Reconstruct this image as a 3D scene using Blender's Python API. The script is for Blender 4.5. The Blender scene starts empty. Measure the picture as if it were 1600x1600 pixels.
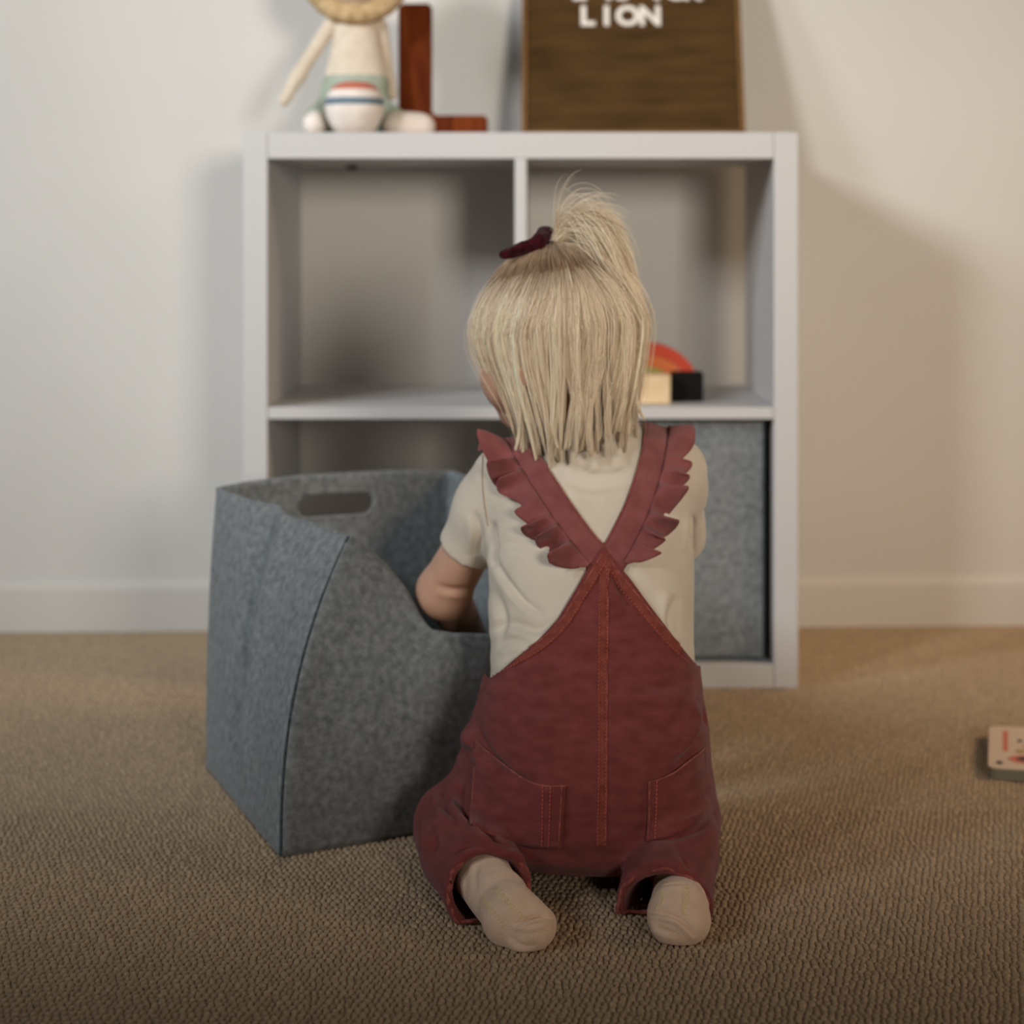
import bpy, bmesh, math, random
import numpy as np
from mathutils import Vector, Matrix, noise
from mathutils.bvhtree import BVHTree

random.seed(7); rng = np.random.default_rng(7)
S = bpy.context.scene
COL = S.collection

# ------------------------------------------------------------------ camera
F_PX, CX, CY, CAM_Z = 3123.0, 845.0, 348.0, 0.6465
cd = bpy.data.cameras.new('camera'); cam = bpy.data.objects.new('camera', cd); COL.objects.link(cam)
cam.location = (0, 0, CAM_Z); cam.rotation_euler = (math.pi/2, 0, 0)
cd.sensor_width = 36; cd.lens = F_PX/1600*36
cd.shift_x = -(CX-800)/1600; cd.shift_y = (CY-800)/1600
cd.clip_start = 0.05
cd.dof.use_dof = True; cd.dof.focus_distance = 1.80; cd.dof.aperture_fstop = 4.2
S.camera = cam
# ------------------------------------------------------------------ world and lights
w = bpy.data.worlds.new('world'); S.world = w; w.use_nodes = True
bg = w.node_tree.nodes['Background']; bg.inputs[0].default_value = (0.95, 0.80, 0.62, 1); bg.inputs[1].default_value = 0.012
def area(name, loc, target, sx, sy, power, color, spread=180):
    l = bpy.data.lights.new(name, 'AREA'); l.shape = 'RECTANGLE'; l.size = sx; l.size_y = sy
    l.energy = power; l.color = color; l.spread = math.radians(spread)
    o = bpy.data.objects.new(name, l); COL.objects.link(o); o.location = loc
    o.rotation_euler = (Vector(target)-Vector(loc)).to_track_quat('-Z', 'Y').to_euler()
    return o
area('window_light', (-2.25, -0.55, 2.15), (-0.25, 3.1, 1.30), 0.55, 0.65, 12.6, (0.98, 0.98, 1.0), 54)
area('window_light_side', (-2.9, 0.55, 2.3), (-0.45, 3.0, 0.45), 0.6, 0.8, 8.0, (0.78, 0.90, 1.0), 48)
area('room_light', (1.12, -1.6, 1.12), (0.1, 3.1, 1.15), 0.65, 0.65, 9.2, (1.0, 0.93, 0.83), 44)
area('warm_light', (2.4, 1.9, 1.8), (0.75, 2.9, 0.1), 0.8, 0.8, 7.0, (1.0, 0.76, 0.52), 66)
S.view_settings.view_transform = 'Standard'; S.view_settings.look = 'None'
S.view_settings.gamma = 1; S.view_settings.exposure = -0.40; S.view_settings.use_curve_mapping = False

# ------------------------------------------------------------------ helpers
def P(px, py, Y):                 # a place in the room at depth Y
    return np.array([(px-CX)*Y/F_PX, Y, CAM_Z-(py-CY)*Y/F_PX])
def proj(v):
    v = np.asarray(v)
    return np.stack([CX+F_PX*v[..., 0]/v[..., 1], CY+F_PX*(CAM_Z-v[..., 2])/v[..., 1]], -1)
def srgb(r, g, b):
    f = lambda c: (c/255/12.92) if c/255 <= 0.04045 else ((c/255+0.055)/1.055)**2.4
    return (f(r), f(g), f(b), 1)
def mat(name, c1, c2=None, scale=50, rough=0.8, bump=0.0, bscale=None, sheen=0.0, spec=0.3, detail=4, lo=0.35, hi=0.65, sss=0, stretch=None, bdist=0.002, vcol=False, metallic=0):
    m = bpy.data.materials.new(name); m.use_nodes = True; nt = m.node_tree; N = nt.nodes; L = nt.links
    b = N['Principled BSDF']; b.inputs['Roughness'].default_value = rough
    b.inputs['Specular IOR Level'].default_value = spec; b.inputs['Metallic'].default_value = metallic
    if sheen: b.inputs['Sheen Weight'].default_value = sheen; b.inputs['Sheen Roughness'].default_value = 0.5
    if sss:
        b.inputs['Subsurface Weight'].default_value = sss; b.inputs['Subsurface Radius'].default_value = (0.01, 0.004, 0.002)
        b.inputs['Subsurface Scale'].default_value = 0.5
    tc = N.new('ShaderNodeTexCoord'); src = tc.outputs['Object']
    if stretch:
        mp = N.new('ShaderNodeMapping'); mp.inputs['Scale'].default_value = stretch; L.new(src, mp.inputs[0]); src = mp.outputs[0]
    if c2 is not None:
        n = N.new('ShaderNodeTexNoise'); n.inputs['Scale'].default_value = scale; n.inputs['Detail'].default_value = detail; L.new(src, n.inputs['Vector'])
        r = N.new('ShaderNodeValToRGB'); r.color_ramp.elements[0].position = lo; r.color_ramp.elements[1].position = hi
        r.color_ramp.elements[0].color = c1; r.color_ramp.elements[1].color = c2
        L.new(n.outputs[0], r.inputs[0]); out = r.outputs[0]
    else:
        b.inputs['Base Color'].default_value = c1; out = None
    if vcol:
        a = N.new('ShaderNodeAttribute'); a.attribute_name = 'tone'
        if out is not None:
            mx = N.new('ShaderNodeMix'); mx.data_type = 'RGBA'; mx.blend_type = 'MULTIPLY'; mx.inputs[0].default_value = 1
            L.new(out, mx.inputs[6]); L.new(a.outputs['Color'], mx.inputs[7]); out = mx.outputs[2]
        else: out = a.outputs['Color']
    if out is not None: L.new(out, b.inputs['Base Color'])
    if bump:
        n2 = N.new('ShaderNodeTexNoise'); n2.inputs['Scale'].default_value = bscale or scale; n2.inputs['Detail'].default_value = 3; L.new(src, n2.inputs['Vector'])
        bp = N.new('ShaderNodeBump'); bp.inputs['Strength'].default_value = bump; bp.inputs['Distance'].default_value = bdist
        L.new(n2.outputs[0], bp.inputs['Height']); L.new(bp.outputs[0], b.inputs['Normal'])
    return m
M = {
 'wall': mat('wall_paint', srgb(200, 195, 187), srgb(204, 199, 191), 3, 0.85, 0.12, 180, bdist=0.001),
 'trim': mat('trim_paint', srgb(202, 195, 185), rough=0.6),
 'shelf': mat('white_laminate', srgb(194, 190, 187), rough=0.5, spec=0.25),
 'felt': mat('grey_felt', srgb(98, 101, 101), srgb(142, 145, 144), 130, 0.95, 0.5, 600, sheen=0.2, spec=0.1, detail=10, lo=0.28, hi=0.74),
 'felt_dark': mat('felt_seam', srgb(52, 58, 62), srgb(75, 82, 86), 200, 0.95, spec=0.1),
 'carpet': mat('carpet_wool', srgb(172, 145, 114), srgb(202, 175, 143), 260, 0.97, 0.6, 1400, sheen=0.1, spec=0.08, detail=5, lo=0.3, hi=0.72, vcol=True),
 'denim': mat('faded_red_denim', srgb(112, 53, 50), srgb(136, 69, 66), 48, 0.92, 0.6, 1300, sheen=0.15, spec=0.08, detail=14, lo=0.28, hi=0.74, stretch=(1, 1, 2.2), bdist=0.001),
 'denim_seam': mat('worn_seam_denim', srgb(122, 57, 48), srgb(150, 78, 64), 120, 0.92, 0.6, 900, sheen=0.1, spec=0.08, lo=0.3, hi=0.72),
 'denim_faded': mat('faded_pink_denim', srgb(134, 73, 71), srgb(156, 90, 87), 60, 0.92, 0.6, 1300, sheen=0.15, spec=0.08, detail=12, lo=0.28, hi=0.74),
 'denim_edge': mat('worn_denim_edge', srgb(126, 58, 50), srgb(172, 94, 82), 160, 0.9, 0.5, 600, sheen=0.2, spec=0.12, lo=0.35, hi=0.7),
 'stitch': mat('stitch_thread', srgb(190, 96, 84), rough=0.9, spec=0.1),
 'shirt': mat('cream_jersey', srgb(214, 200, 180), srgb(222, 208, 188), 30, 0.92, 0.35, 900, sheen=0.25, spec=0.1, bdist=0.0008),
 'seamthread': mat('shirt_seam_thread', srgb(176, 152, 120), rough=0.9),
 'skin': mat('skin', srgb(196, 150, 124), srgb(206, 162, 136), 25, 0.55, 0.08, 400, spec=0.35, sss=0.15),
 'sock': mat('beige_sock_knit', srgb(228, 194, 166), srgb(234, 200, 172), 90, 0.95, 0.5, 700, sheen=0.3, spec=0.1),
 'grip': mat('sock_grip_print', srgb(232, 212, 160), rough=0.5, spec=0.5),
 'hair': mat('blond_hair', (1, 1, 1, 1), rough=0.42, spec=0.5, vcol=True),
 'bow': mat('burgundy_velvet', srgb(44, 12, 18), srgb(66, 18, 26), 200, 0.95, 0.4, 500, sheen=0.08, spec=0.05),
 'eye': mat('eye_white', srgb(225, 220, 214), rough=0.2, spec=0.5),
 'iris': mat('eye_blue', srgb(60, 90, 120), rough=0.2, spec=0.5),
 'lips': mat('lips', srgb(190, 110, 105), rough=0.5),
 'wood': mat('reddish_brown_wood', srgb(84, 32, 9), srgb(114, 52, 18), 12, 0.8, 0.1, 60, spec=0.1, stretch=(6, 6, 1)),
 'board': mat('letter_felt', srgb(66, 47, 25), srgb(84, 61, 33), 9, 0.95, spec=0.1, stretch=(1, 1, 6)),
 'boardframe': mat('letter_board_frame', srgb(100, 70, 32), srgb(118, 84, 42), 30, 0.6),
 'plastic': mat('white_letter_plastic', srgb(226, 216, 205), rough=0.5),
 'doll': mat('cream_knit', srgb(204, 188, 166), srgb(214, 199, 178), 60, 0.95, 0.5, 200, sheen=0.3, spec=0.1),
 'mane': mat('golden_mane_yarn', srgb(172, 142, 100), srgb(200, 172, 132), 70, 0.95, 0.8, 200, spec=0.1),
 'shorts': mat('sage_cloth', srgb(150, 158, 140), srgb(166, 172, 156), 60, 0.95, 0.3, 300, spec=0.1),
 'softwhite': mat('white_cloth', srgb(222, 208, 196), srgb(232, 220, 208), 60, 0.9, 0.3, 300, spec=0.1),
 'red': mat('red_paint', srgb(186, 58, 30), rough=0.6), 'orange': mat('orange_paint', srgb(196, 98, 44), rough=0.6),
 'green': mat('olive_green_paint', srgb(150, 140, 60), rough=0.6), 'darkgreen': mat('dark_green_paint', srgb(52, 52, 28), rough=0.6),
 'redband': mat('coral_band', srgb(196, 110, 88), rough=0.9), 'blueband': mat('blue_grey_band', srgb(104, 120, 130), rough=0.9),
 'black': mat('black_paint', srgb(11, 10, 9), rough=0.7, spec=0.15), 'beech': mat('pale_beech', srgb(212, 180, 138), srgb(222, 192, 152), 20, 0.6, stretch=(1, 1, 5)),
 'cover': mat('cream_book_cover', srgb(214, 186, 160), rough=0.5, spec=0.4), 'pages': mat('grey_board_pages', srgb(128, 122, 100), rough=0.7),
 'print_red': mat('red_print', srgb(206, 104, 76), rough=0.5), 'print_dark': mat('dark_print', srgb(60, 34, 30), rough=0.5),
 'print_blue': mat('blue_print', srgb(130, 120, 135), rough=0.5), 'print_yellow': mat('mustard_print', srgb(176, 140, 80), rough=0.5),
 'hole': mat('brown_plug', srgb(84, 64, 42), rough=0.7),
}
def link(name, me, m, parent=None, smooth=True):
    o = bpy.data.objects.new(name, me); COL.objects.link(o)
    for mm in (m if isinstance(m, (list, tuple)) else [m]): me.materials.append(mm)
    if parent is not None: o.parent = parent
    if smooth and len(me.polygons): me.polygons.foreach_set('use_smooth', [True]*len(me.polygons))
    return o
def mesh_np(name, V, Fq):
    me = bpy.data.meshes.new(name); V = np.asarray(V, dtype=np.float32); Fq = np.asarray(Fq, dtype=np.int32)
    k = Fq.shape[1]; me.vertices.add(len(V)); me.vertices.foreach_set('co', V.ravel())
    me.loops.add(Fq.size); me.loops.foreach_set('vertex_index', Fq.ravel())
    me.polygons.add(len(Fq)); me.polygons.foreach_set('loop_start', np.arange(0, Fq.size, k, dtype=np.int32))
    me.update(calc_edges=True); me.validate(); return me
def obj_np(name, V, Fq, m, parent=None, smooth=True): return link(name, mesh_np(name, V, Fq), m, parent, smooth)
def from_bm(name, bm, m, parent=None, smooth=False):
    bmesh.ops.recalc_face_normals(bm, faces=bm.faces)
    me = bpy.data.meshes.new(name); bm.to_mesh(me); bm.free(); return link(name, me, m, parent, smooth)
def tag(o, label=None, cat=None, group=None, kind=None):
    if label: o['label'] = label
    if cat: o['category'] = cat
    if group: o['group'] = group
    if kind: o['kind'] = kind
    return o
def empty(name, loc, **k):
    o = bpy.data.objects.new(name, None); o.empty_display_size = 0.05; COL.objects.link(o); o.location = loc
    return tag(o, **k)
def reloc(child, parent):   # parent keeping world position
    child.parent = parent; child.matrix_parent_inverse = Matrix.Translation(-Vector(parent.location))
def box_bm(bm, x0, x1, y0, y1, z0, z1, bev=0.0):
    t = bmesh.new(); bmesh.ops.create_cube(t, size=1)
    for v in t.verts: v.co = Vector(((x0+x1)/2+v.co.x*(x1-x0), (y0+y1)/2+v.co.y*(y1-y0), (z0+z1)/2+v.co.z*(z1-z0)))
    if bev: bmesh.ops.bevel(t, geom=t.edges[:], offset=bev, segments=2, affect='EDGES', profile=0.5)
    me = bpy.data.meshes.new('t'); t.to_mesh(me); t.free(); bm.from_mesh(me); bpy.data.meshes.remove(me)
def box(name, m, parent, *a, bev=0.0, smooth=False):
    bm = bmesh.new(); box_bm(bm, *a, bev=bev); return from_bm(name, bm, m, parent, smooth)
def tube(pts, rad, n=8, closed=False):
    pts = np.asarray(pts, float); k = len(pts); rad = np.broadcast_to(rad, (k,))
    if closed: tan = np.roll(pts, -1, 0)-np.roll(pts, 1, 0)
    else: tan = np.gradient(pts, axis=0)
    tan /= np.linalg.norm(tan, axis=1)[:, None]+1e-12
    up = np.array([0.13, 0.21, 0.97]); a = np.cross(tan, up); a /= np.linalg.norm(a, axis=1)[:, None]+1e-9; b = np.cross(tan, a)
    th = np.linspace(0, 2*np.pi, n, endpoint=False)
    V = pts[:, None]+rad[:, None, None]*(np.cos(th)[None, :, None]*a[:, None]+np.sin(th)[None, :, None]*b[:, None])
    V = V.reshape(-1, 3); q = []
    for i in range(k if closed else k-1):
        i2 = (i+1) % k
        for j in range(n): q.append((i*n+j, i*n+(j+1) % n, i2*n+(j+1) % n, i2*n+j))
    return V, np.array(q)
def merge(parts):
    Vs, Fs, o = [], [], 0
    for V, Fq in parts: Vs.append(V); Fs.append(np.asarray(Fq)+o); o += len(V)
    return np.concatenate(Vs), np.concatenate(Fs)
def smoothline(pts, n):
    pts = np.asarray(pts, float); k = len(pts)
    p = np.vstack([2*pts[0]-pts[1], pts, 2*pts[-1]-pts[-2]])
    out = []
    for t in np.linspace(0, k-1-1e-9, n):
        i = int(t); u = t-i; a, b, c, d = p[i], p[i+1], p[i+2], p[i+3]
        out.append(0.5*((2*b)+(-a+c)*u+(2*a-5*b+4*c-d)*u*u+(-a+3*b-3*c+d)*u**3))
    return np.array(out)
# --- implicit modelling
class Grid:
    def __init__(s, lo, hi, h):
        s.lo = np.array(lo, float); s.h = h; s.n = np.ceil((np.array(hi)-s.lo)/h).astype(int)+1
        ax = [s.lo[i]+h*np.arange(s.n[i]) for i in range(3)]
        s.X, s.Y, s.Z = np.meshgrid(*[a.astype(np.float32) for a in ax], indexing='ij')
    def cap(s, a, b, r1, r2, flat=None):
        a = np.asarray(a, float); b = np.asarray(b, float); ab = b-a; L2 = float(ab@ab)+1e-12
        dx, dy, dz = s.X-a[0], s.Y-a[1], s.Z-a[2]
        t = np.clip((dx*ab[0]+dy*ab[1]+dz*ab[2])/L2, 0, 1)
        return np.sqrt((dx-t*ab[0])**2+(dy-t*ab[1])**2+(dz-t*ab[2])**2)-(r1+t*(r2-r1))
    def ell(s, c, r, axes=None):
        d = [s.X-c[0], s.Y-c[1], s.Z-c[2]]
        if axes is not None: d = [d[0]*a[0]+d[1]*a[1]+d[2]*a[2] for a in axes]
        k0 = np.sqrt(sum((d[i]/r[i])**2 for i in range(3))); k1 = np.sqrt(sum((d[i]/r[i]**2)**2 for i in range(3)))+1e-9
        return k0*(k0-1)/k1
    def loft(s, secs, grow=0.0, p=2.3):
        secs = sorted(secs); z = np.array([q[0] for q in secs]); f = lambda k: np.interp(s.Z, z, [q[k] for q in secs]).astype(np.float32)
        cx, cy, rx, ry = f(1), f(2), f(3)+grow, f(4)+grow
        q = (np.abs((s.X-cx)/rx)**p+np.abs((s.Y-cy)/ry)**p)**(1/p)
        d = (q-1)*np.minimum(rx, ry)*1.05
        return np.maximum(d, np.maximum(z[0]-s.Z, s.Z-z[-1]))
    def plane(s, p, n): return (s.X-p[0])*n[0]+(s.Y-p[1])*n[1]+(s.Z-p[2])*n[2]
    def net(s, Fv, it=2):
        Fv = Fv.astype(np.float32); ins = Fv < 0; nx, ny, nz = Fv.shape
        C = np.zeros((nx-1, ny-1, nz-1), np.int8)
        for i in (0, 1):
            for j in (0, 1):
                for k in (0, 1): C += ins[i:nx-1+i, j:ny-1+j, k:nz-1+k]
        act = (C > 0) & (C < 8); idx = -np.ones(C.shape, np.int64); I = np.argwhere(act); idx[act] = np.arange(len(I))
        acc = np.zeros((len(I), 3)); cnt = np.zeros(len(I))
        cor = [(i, j, k) for i in (0, 1) for j in (0, 1) for k in (0, 1)]
        for a in cor:
            for ax in range(3):
                if a[ax] == 1: continue
                b = list(a); b[ax] = 1
                fa = Fv[I[:, 0]+a[0], I[:, 1]+a[1], I[:, 2]+a[2]]; fb = Fv[I[:, 0]+b[0], I[:, 1]+b[1], I[:, 2]+b[2]]
                m = (fa < 0) != (fb < 0); t = np.where(m, fa/(fa-fb+1e-20), 0)
                pt = np.repeat(np.array([a], float), len(I), 0); pt[:, ax] = t
                acc += pt*m[:, None]; cnt += m
        V = s.lo+s.h*(I+acc/cnt[:, None]); Q = []
        for ax in range(3):
            o1, o2 = [(1, 2), (2, 0), (0, 1)][ax]
            sl0 = [slice(None)]*3; sl1 = [slice(None)]*3; sl0[ax] = slice(0, -1); sl1[ax] = slice(1, None)
            A, B = ins[tuple(sl0)], ins[tuple(sl1)]; E = np.argwhere(A != B)
            E = E[(E[:, o1] > 0) & (E[:, o2] > 0) & (E[:, o1] < Fv.shape[o1]-1) & (E[:, o2] < Fv.shape[o2]-1)]
            sg = A[E[:, 0], E[:, 1], E[:, 2]]
            def g(d1, d2):
                e = E.copy(); e[:, o1] -= d1; e[:, o2] -= d2; return idx[e[:, 0], e[:, 1], e[:, 2]]
            q = np.stack([g(1, 1), g(0, 1), g(0, 0), g(1, 0)], 1); q[~sg] = q[~sg][:, ::-1]; Q.append(q)
        Q = np.concatenate(Q); Q = Q[(Q >= 0).all(1)]
        for _ in range(it): V = lap(V, Q, 0.5)
        return V, Q
def lap(V, Q, f):
    acc = np.zeros_like(V); c = np.zeros(len(V))
    for i in range(4):
        a, b = Q[:, i], Q[:, (i+1) % 4]
        np.add.at(acc, a, V[b]); np.add.at(acc, b, V[a]); np.add.at(c, a, 1); np.add.at(c, b, 1)
    return V*(1-f)+f*acc/np.maximum(c, 1)[:, None]
def smin(a, b, k):
    h = np.clip(k-np.abs(a-b), 0, None)/k; return np.minimum(a, b)-h*h*k*0.25
def normals(V, Q):
    n = np.cross(V[Q[:, 2]]-V[Q[:, 0]], V[Q[:, 3]]-V[Q[:, 1]]); N = np.zeros_like(V)
    for i in range(4): np.add.at(N, Q[:, i], n)
    return N/(np.linalg.norm(N, axis=1)[:, None]+1e-12)
def bvh(V, Q): return BVHTree.FromPolygons([tuple(v) for v in V], [tuple(int(i) for i in q) for q in Q])
def hit(tree, px, py):
    d = Vector(P(px, py, 1.0)-np.array([0, 0, CAM_Z])).normalized()
    p, n, i, t = tree.ray_cast(Vector((0, 0, CAM_Z)), d)
    if p is None: return None
    if n.dot(d) > 0: n = -n
    return np.array(p), np.array(n)
def crease(V, N, line, amp, wd, ridge=0.0, back=True):
    """fold running along a line given on the rear of the garment"""
    pp = proj(V); L = smoothline(line, 24); best = np.full(len(V), 1e9); tt = np.zeros(len(V)); sd = np.zeros(len(V))
    for i in range(len(L)-1):
        a, b = L[i], L[i+1]; ab = b-a; l2 = ab@ab+1e-9; d = pp-a; t = np.clip(d@ab/l2, 0, 1); e = d-t[:, None]*ab
        dist = np.linalg.norm(e, axis=1); m = dist < best; best[m] = dist[m]; tt[m] = (i+t[m])/(len(L)-1)
        sd[m] = (ab[0]*d[m, 1]-ab[1]*d[m, 0])
    taper = np.clip(np.sin(np.pi*np.clip(tt, 0, 1)), 0, 1)**0.6
    face = (N[:, 1] < -0.05) if back else np.ones(len(V), bool)
    g = np.exp(-(best/wd)**2)*amp
    g2 = -ridge*np.exp(-((best-1.8*wd)/(1.3*wd))**2)*(sd > 0)
    return V-N*((g+g2)*taper*face)[:, None]
def wob(V, N, amp, sc, seed=0):
    o = np.array([noise.noise(Vector(v)*sc+Vector((seed, seed*2.3, 0))) for v in V]); return V+N*(o*amp)[:, None]
def cut(V, Q, s):
    """cut a mesh along the zero line of a field, keep s<=0; returns mesh bmesh"""
    bm = bmesh.new(); lay = bm.verts.layers.float.new('s'); vs = [bm.verts.new(v) for v in V]
    for v, x in zip(vs, s): v[lay] = 0.0 if abs(x) < 2e-5 else x
    for q in Q:
        try: bm.faces.new([vs[i] for i in q])
        except ValueError: pass
    for e in [e for e in bm.edges if e.verts[0][lay]*e.verts[1][lay] < 0]:
        a, b = e.verts; sa, sb = a[lay], b[lay]
        ne, nv = bmesh.utils.edge_split(e, a, sa/(sa-sb)); nv[lay] = 0.0
    zero = [v for v in bm.verts if v[lay] == 0.0]
    bmesh.ops.connect_verts(bm, verts=zero)
    bmesh.ops.delete(bm, geom=[f for f in bm.faces if max(v[lay] for v in f.verts) > 1e-7], context='FACES')
    bmesh.ops.delete(bm, geom=[v for v in bm.verts if not v.link_faces], context='VERTS')
    return bm
def solidify(o, th, off=-1): m = o.modifiers.new('thickness', 'SOLIDIFY'); m.thickness = th; m.offset = off; return o

# ------------------------------------------------------------------ room shell
SL = 0.032; W0 = 3.196
wy = lambda x: W0+SL*x
def slab_wall():
    bm = bmesh.new(); pts = [(-3, wy(-3)), (3, wy(3)), (3, wy(3)+0.12), (-3, wy(-3)+0.12)]
    lo = [bm.verts.new((x, y, -0.01)) for x, y in pts]; hi = [bm.verts.new((x, y, 2.5)) for x, y in pts]
    bm.faces.new(lo); bm.faces.new(hi)
    for i in range(4): bm.faces.new((lo[i], lo[(i+1) % 4], hi[(i+1) % 4], hi[i]))
    return from_bm('wall_back', bm, M['wall'])
tag(slab_wall(), kind='structure')
bm = bmesh.new()
prof = [(0, -0.005), (0.012, -0.005), (0.012, 0.066), (0.010, 0.073), (0.003, 0.079), (0, 0.079)]
rows = []
for x in (-3, 3): rows.append([bm.verts.new((x, wy(x)-d+0.0005, z)) for d, z in prof])
for i in range(len(prof)): j = (i+1) % len(prof); bm.faces.new((rows[0][i], rows[1][i], rows[1][j], rows[0][j]))
bm.faces.new(rows[0]); bm.faces.new(rows[1])
tag(from_bm('baseboard_back', bm, M['trim']), kind='structure')

# carpet: loops as real relief, finer where the camera can see them
ANG = math.radians(4); ca, sa = math.cos(ANG), math.sin(ANG); PX_, PY_ = 0.0064, 0.0104
JN = 2048; jit = (rng.uniform(-1, 1, (JN, JN, 2))*np.array([0.30, 0.20])).astype(np.float32); jh = rng.uniform(0.75, 1.0, (JN, JN)).astype(np.float32)
def loops(x, y):
    u = (x*ca+y*sa)/PX_; v = (-x*sa+y*ca)/PY_; iv0 = np.floor(v).astype(int); best = np.full(x.shape, 9.0); sec = np.full(x.shape, 9.0); hh = np.ones(x.shape)
    for dv in (-1, 0, 1):
        iv = iv0+dv; sh = (iv & 1)*0.5; iu0 = np.floor(u-sh).astype(int)
        for du in (-1, 0, 1):
            iu = iu0+du; j = jit[iu % JN, iv % JN]; cu = iu+0.5+sh+j[..., 0]; cv = iv+0.5+j[..., 1]
            d = np.sqrt((u-cu)**2+(v-cv)**2); sec = np.minimum(sec, np.maximum(best, d)); m = d < best; best[m] = d[m]; hh[m] = jh[iu % JN, iv % JN][m]
    return best, hh, sec-best
def carpet_zone(x0, x1, y0, y1, st):
    xs = np.arange(x0, x1+st/2, st); ys = np.arange(y0, y1+st/2, st); X, Y = np.meshgrid(xs, ys)
    d, h, gap = loops(X, Y); e = np.clip(gap/0.34, 0, 1); dome = (e*e*(3-2*e))*(0.62+0.38*np.sqrt(np.clip(1-(d/0.75)**2, 0, 1))); Z = 0.0042*(dome*h-0.85)
    tone = 0.86+0.2*(h-0.75)/0.25*np.ones_like(X)
    nx, ny = len(xs), len(ys); V = np.stack([X, Y, Z], -1).reshape(-1, 3)
    i = np.arange(nx*ny).reshape(ny, nx); q = np.stack([i[:-1, :-1], i[:-1, 1:], i[1:, 1:], i[1:, :-1]], -1).reshape(-1, 4)
    return V, q, tone.ravel()
def plain(x0, x1, y0, y1): return np.array([(x0, y0, -0.001), (x1, y0, -0.001), (x1, y1, -0.001), (x0, y1, -0.001)]), np.array([(0, 1, 2, 3)]), np.full(4, 0.95)
zs = [carpet_zone(-0.66, 0.66, 1.48, 2.2, 0.0010), carpet_zone(-1.05, 1.05, 2.2, 3.24, 0.0016),
      carpet_zone(-1.6, -0.66, 1.48, 2.2, 0.003), carpet_zone(0.66, 1.6, 1.48, 2.2, 0.003), carpet_zone(-1.6, -1.05, 2.2, 3.24, 0.003), carpet_zone(1.05, 1.6, 2.2, 3.24, 0.003), carpet_zone(-1.6, 1.6, 0.9, 1.48, 0.003),
      plain(-3, 3, -2, 0.9), plain(-3, -1.6, 0.9, 3.24), plain(1.6, 3, 0.9, 3.24)]
V, Q = merge([(a, b) for a, b, c in zs]); tone = np.concatenate([c for a, b, c in zs])
fl = obj_np('floor', V, Q, M['carpet']); tag(fl, kind='structure')
ca_ = fl.data.color_attributes.new('tone', 'FLOAT_COLOR', 'POINT')
ca_.data.foreach_set('color', np.stack([tone, tone, tone, np.ones_like(tone)], 1).astype(np.float32).ravel())

# ------------------------------------------------------------------ shelf unit
SX0, SX1, SY0, SY1, SZ = -0.413, 0.357, 2.774, 3.164, 0.772
FR, DV = 0.034, 0.0165
sh = empty('shelf_unit', ((SX0+SX1)/2, SY0, 0), label='white square open shelf unit with four cubes against the wall', cat='shelf')
def part(name, m, parent, *a, bev=0.001, **k):
    o = box(name, m, None, *a, bev=bev, **k); reloc(o, parent); return o
part('side_panel', M['shelf'], sh, SX0, SX0+FR-0.0004, SY0, SY1, 0, SZ)
part('side_panel', M['shelf'], sh, SX1-FR+0.0004, SX1, SY0, SY1, 0, SZ)
part('top_panel', M['shelf'], sh, SX0+FR, SX1-FR, SY0+0.0004, SY1, SZ-0.0365, SZ)
part('bottom_panel', M['shelf'], sh, SX0+FR, SX1-FR, SY0+0.0004, SY1, 0, 0.0335)
MZ = P(0, 655, SY0)[2]; mx = (SX0+SX1)/2
part('middle_shelf', M['shelf'], sh, SX0+FR, SX1-FR, SY0+0.001, SY1, MZ, MZ+DV)
part('divider', M['shelf'], sh, mx-DV/2, mx+DV/2, SY0+0.001, SY1, MZ+DV, SZ-0.0365)
part('divider', M['shelf'], sh, mx-DV/2, mx+DV/2, SY0+0.001, SY1, 0.0335, MZ)
k = P(550, 262, 3.08); V, Q = tube([k+np.array([0, 0, 0.016]), k+np.array([0, 0, -0.002]), k+np.array([0, 0, -0.003])], [0.009, 0.009, 0.001], 14)
o = obj_np('screw_cover', V, Q, M['hole']); reloc(o, sh)

# felt bin standing in the lower right cube
bn = empty('felt_storage_bin', (0.15, 2.8, 0.0345), label='grey felt bin pushed into the lower right cube of the shelf', cat='storage bin')
bx0, bx1, by0, by1, bz0, bz1 = P(1193, 0, 2.795)[0]-0.322, P(1193, 0, 2.795)[0], 2.795, 3.14, 0.0345, MZ-0.0055
def binmesh():
    bm = bmesh.new(); g = []
    cs = [(bx0, by0), (bx1, by0), (bx1, by1), (bx0, by1)]
    n = 10; ring = [[] for _ in range(9)]
    for r in range(9):
        z = bz0+(bz1-bz0)*r/8
        for s in range(4):
            for i in range(n):
                t = i/n; a, b = cs[s], cs[(s+1) % 4]; x = a[0]+(b[0]-a[0])*t; y = a[1]+(b[1]-a[1])*t
                bul = 0.003*math.sin(math.pi*t)*math.sin(math.pi*r/8); nx, ny = [(0, -1), (1, 0), (0, 1), (-1, 0)][s]
                ring[r].append(bm.verts.new((x+nx*bul, y+ny*bul, z)))
    m = 4*n
    for r in range(8):
        for i in range(m): bm.faces.new((ring[r][i], ring[r][(i+1) % m], ring[r+1][(i+1) % m], ring[r+1][i]))
    bm.faces.new(ring[0][::-1]); return bm
o = from_bm('bin_body', binmesh(), M['felt']); solidify(o, 0.0035); reloc(o, bn)
pts = [(bx0+0.004, by0-0.001, bz0+0.004), (bx1-0.004, by0-0.001, bz0+0.004)]
V, Q = tube(pts, 0.0022, 6); o = obj_np('bottom_seam', V, Q, M['felt_dark']); reloc(o, bn)
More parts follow.
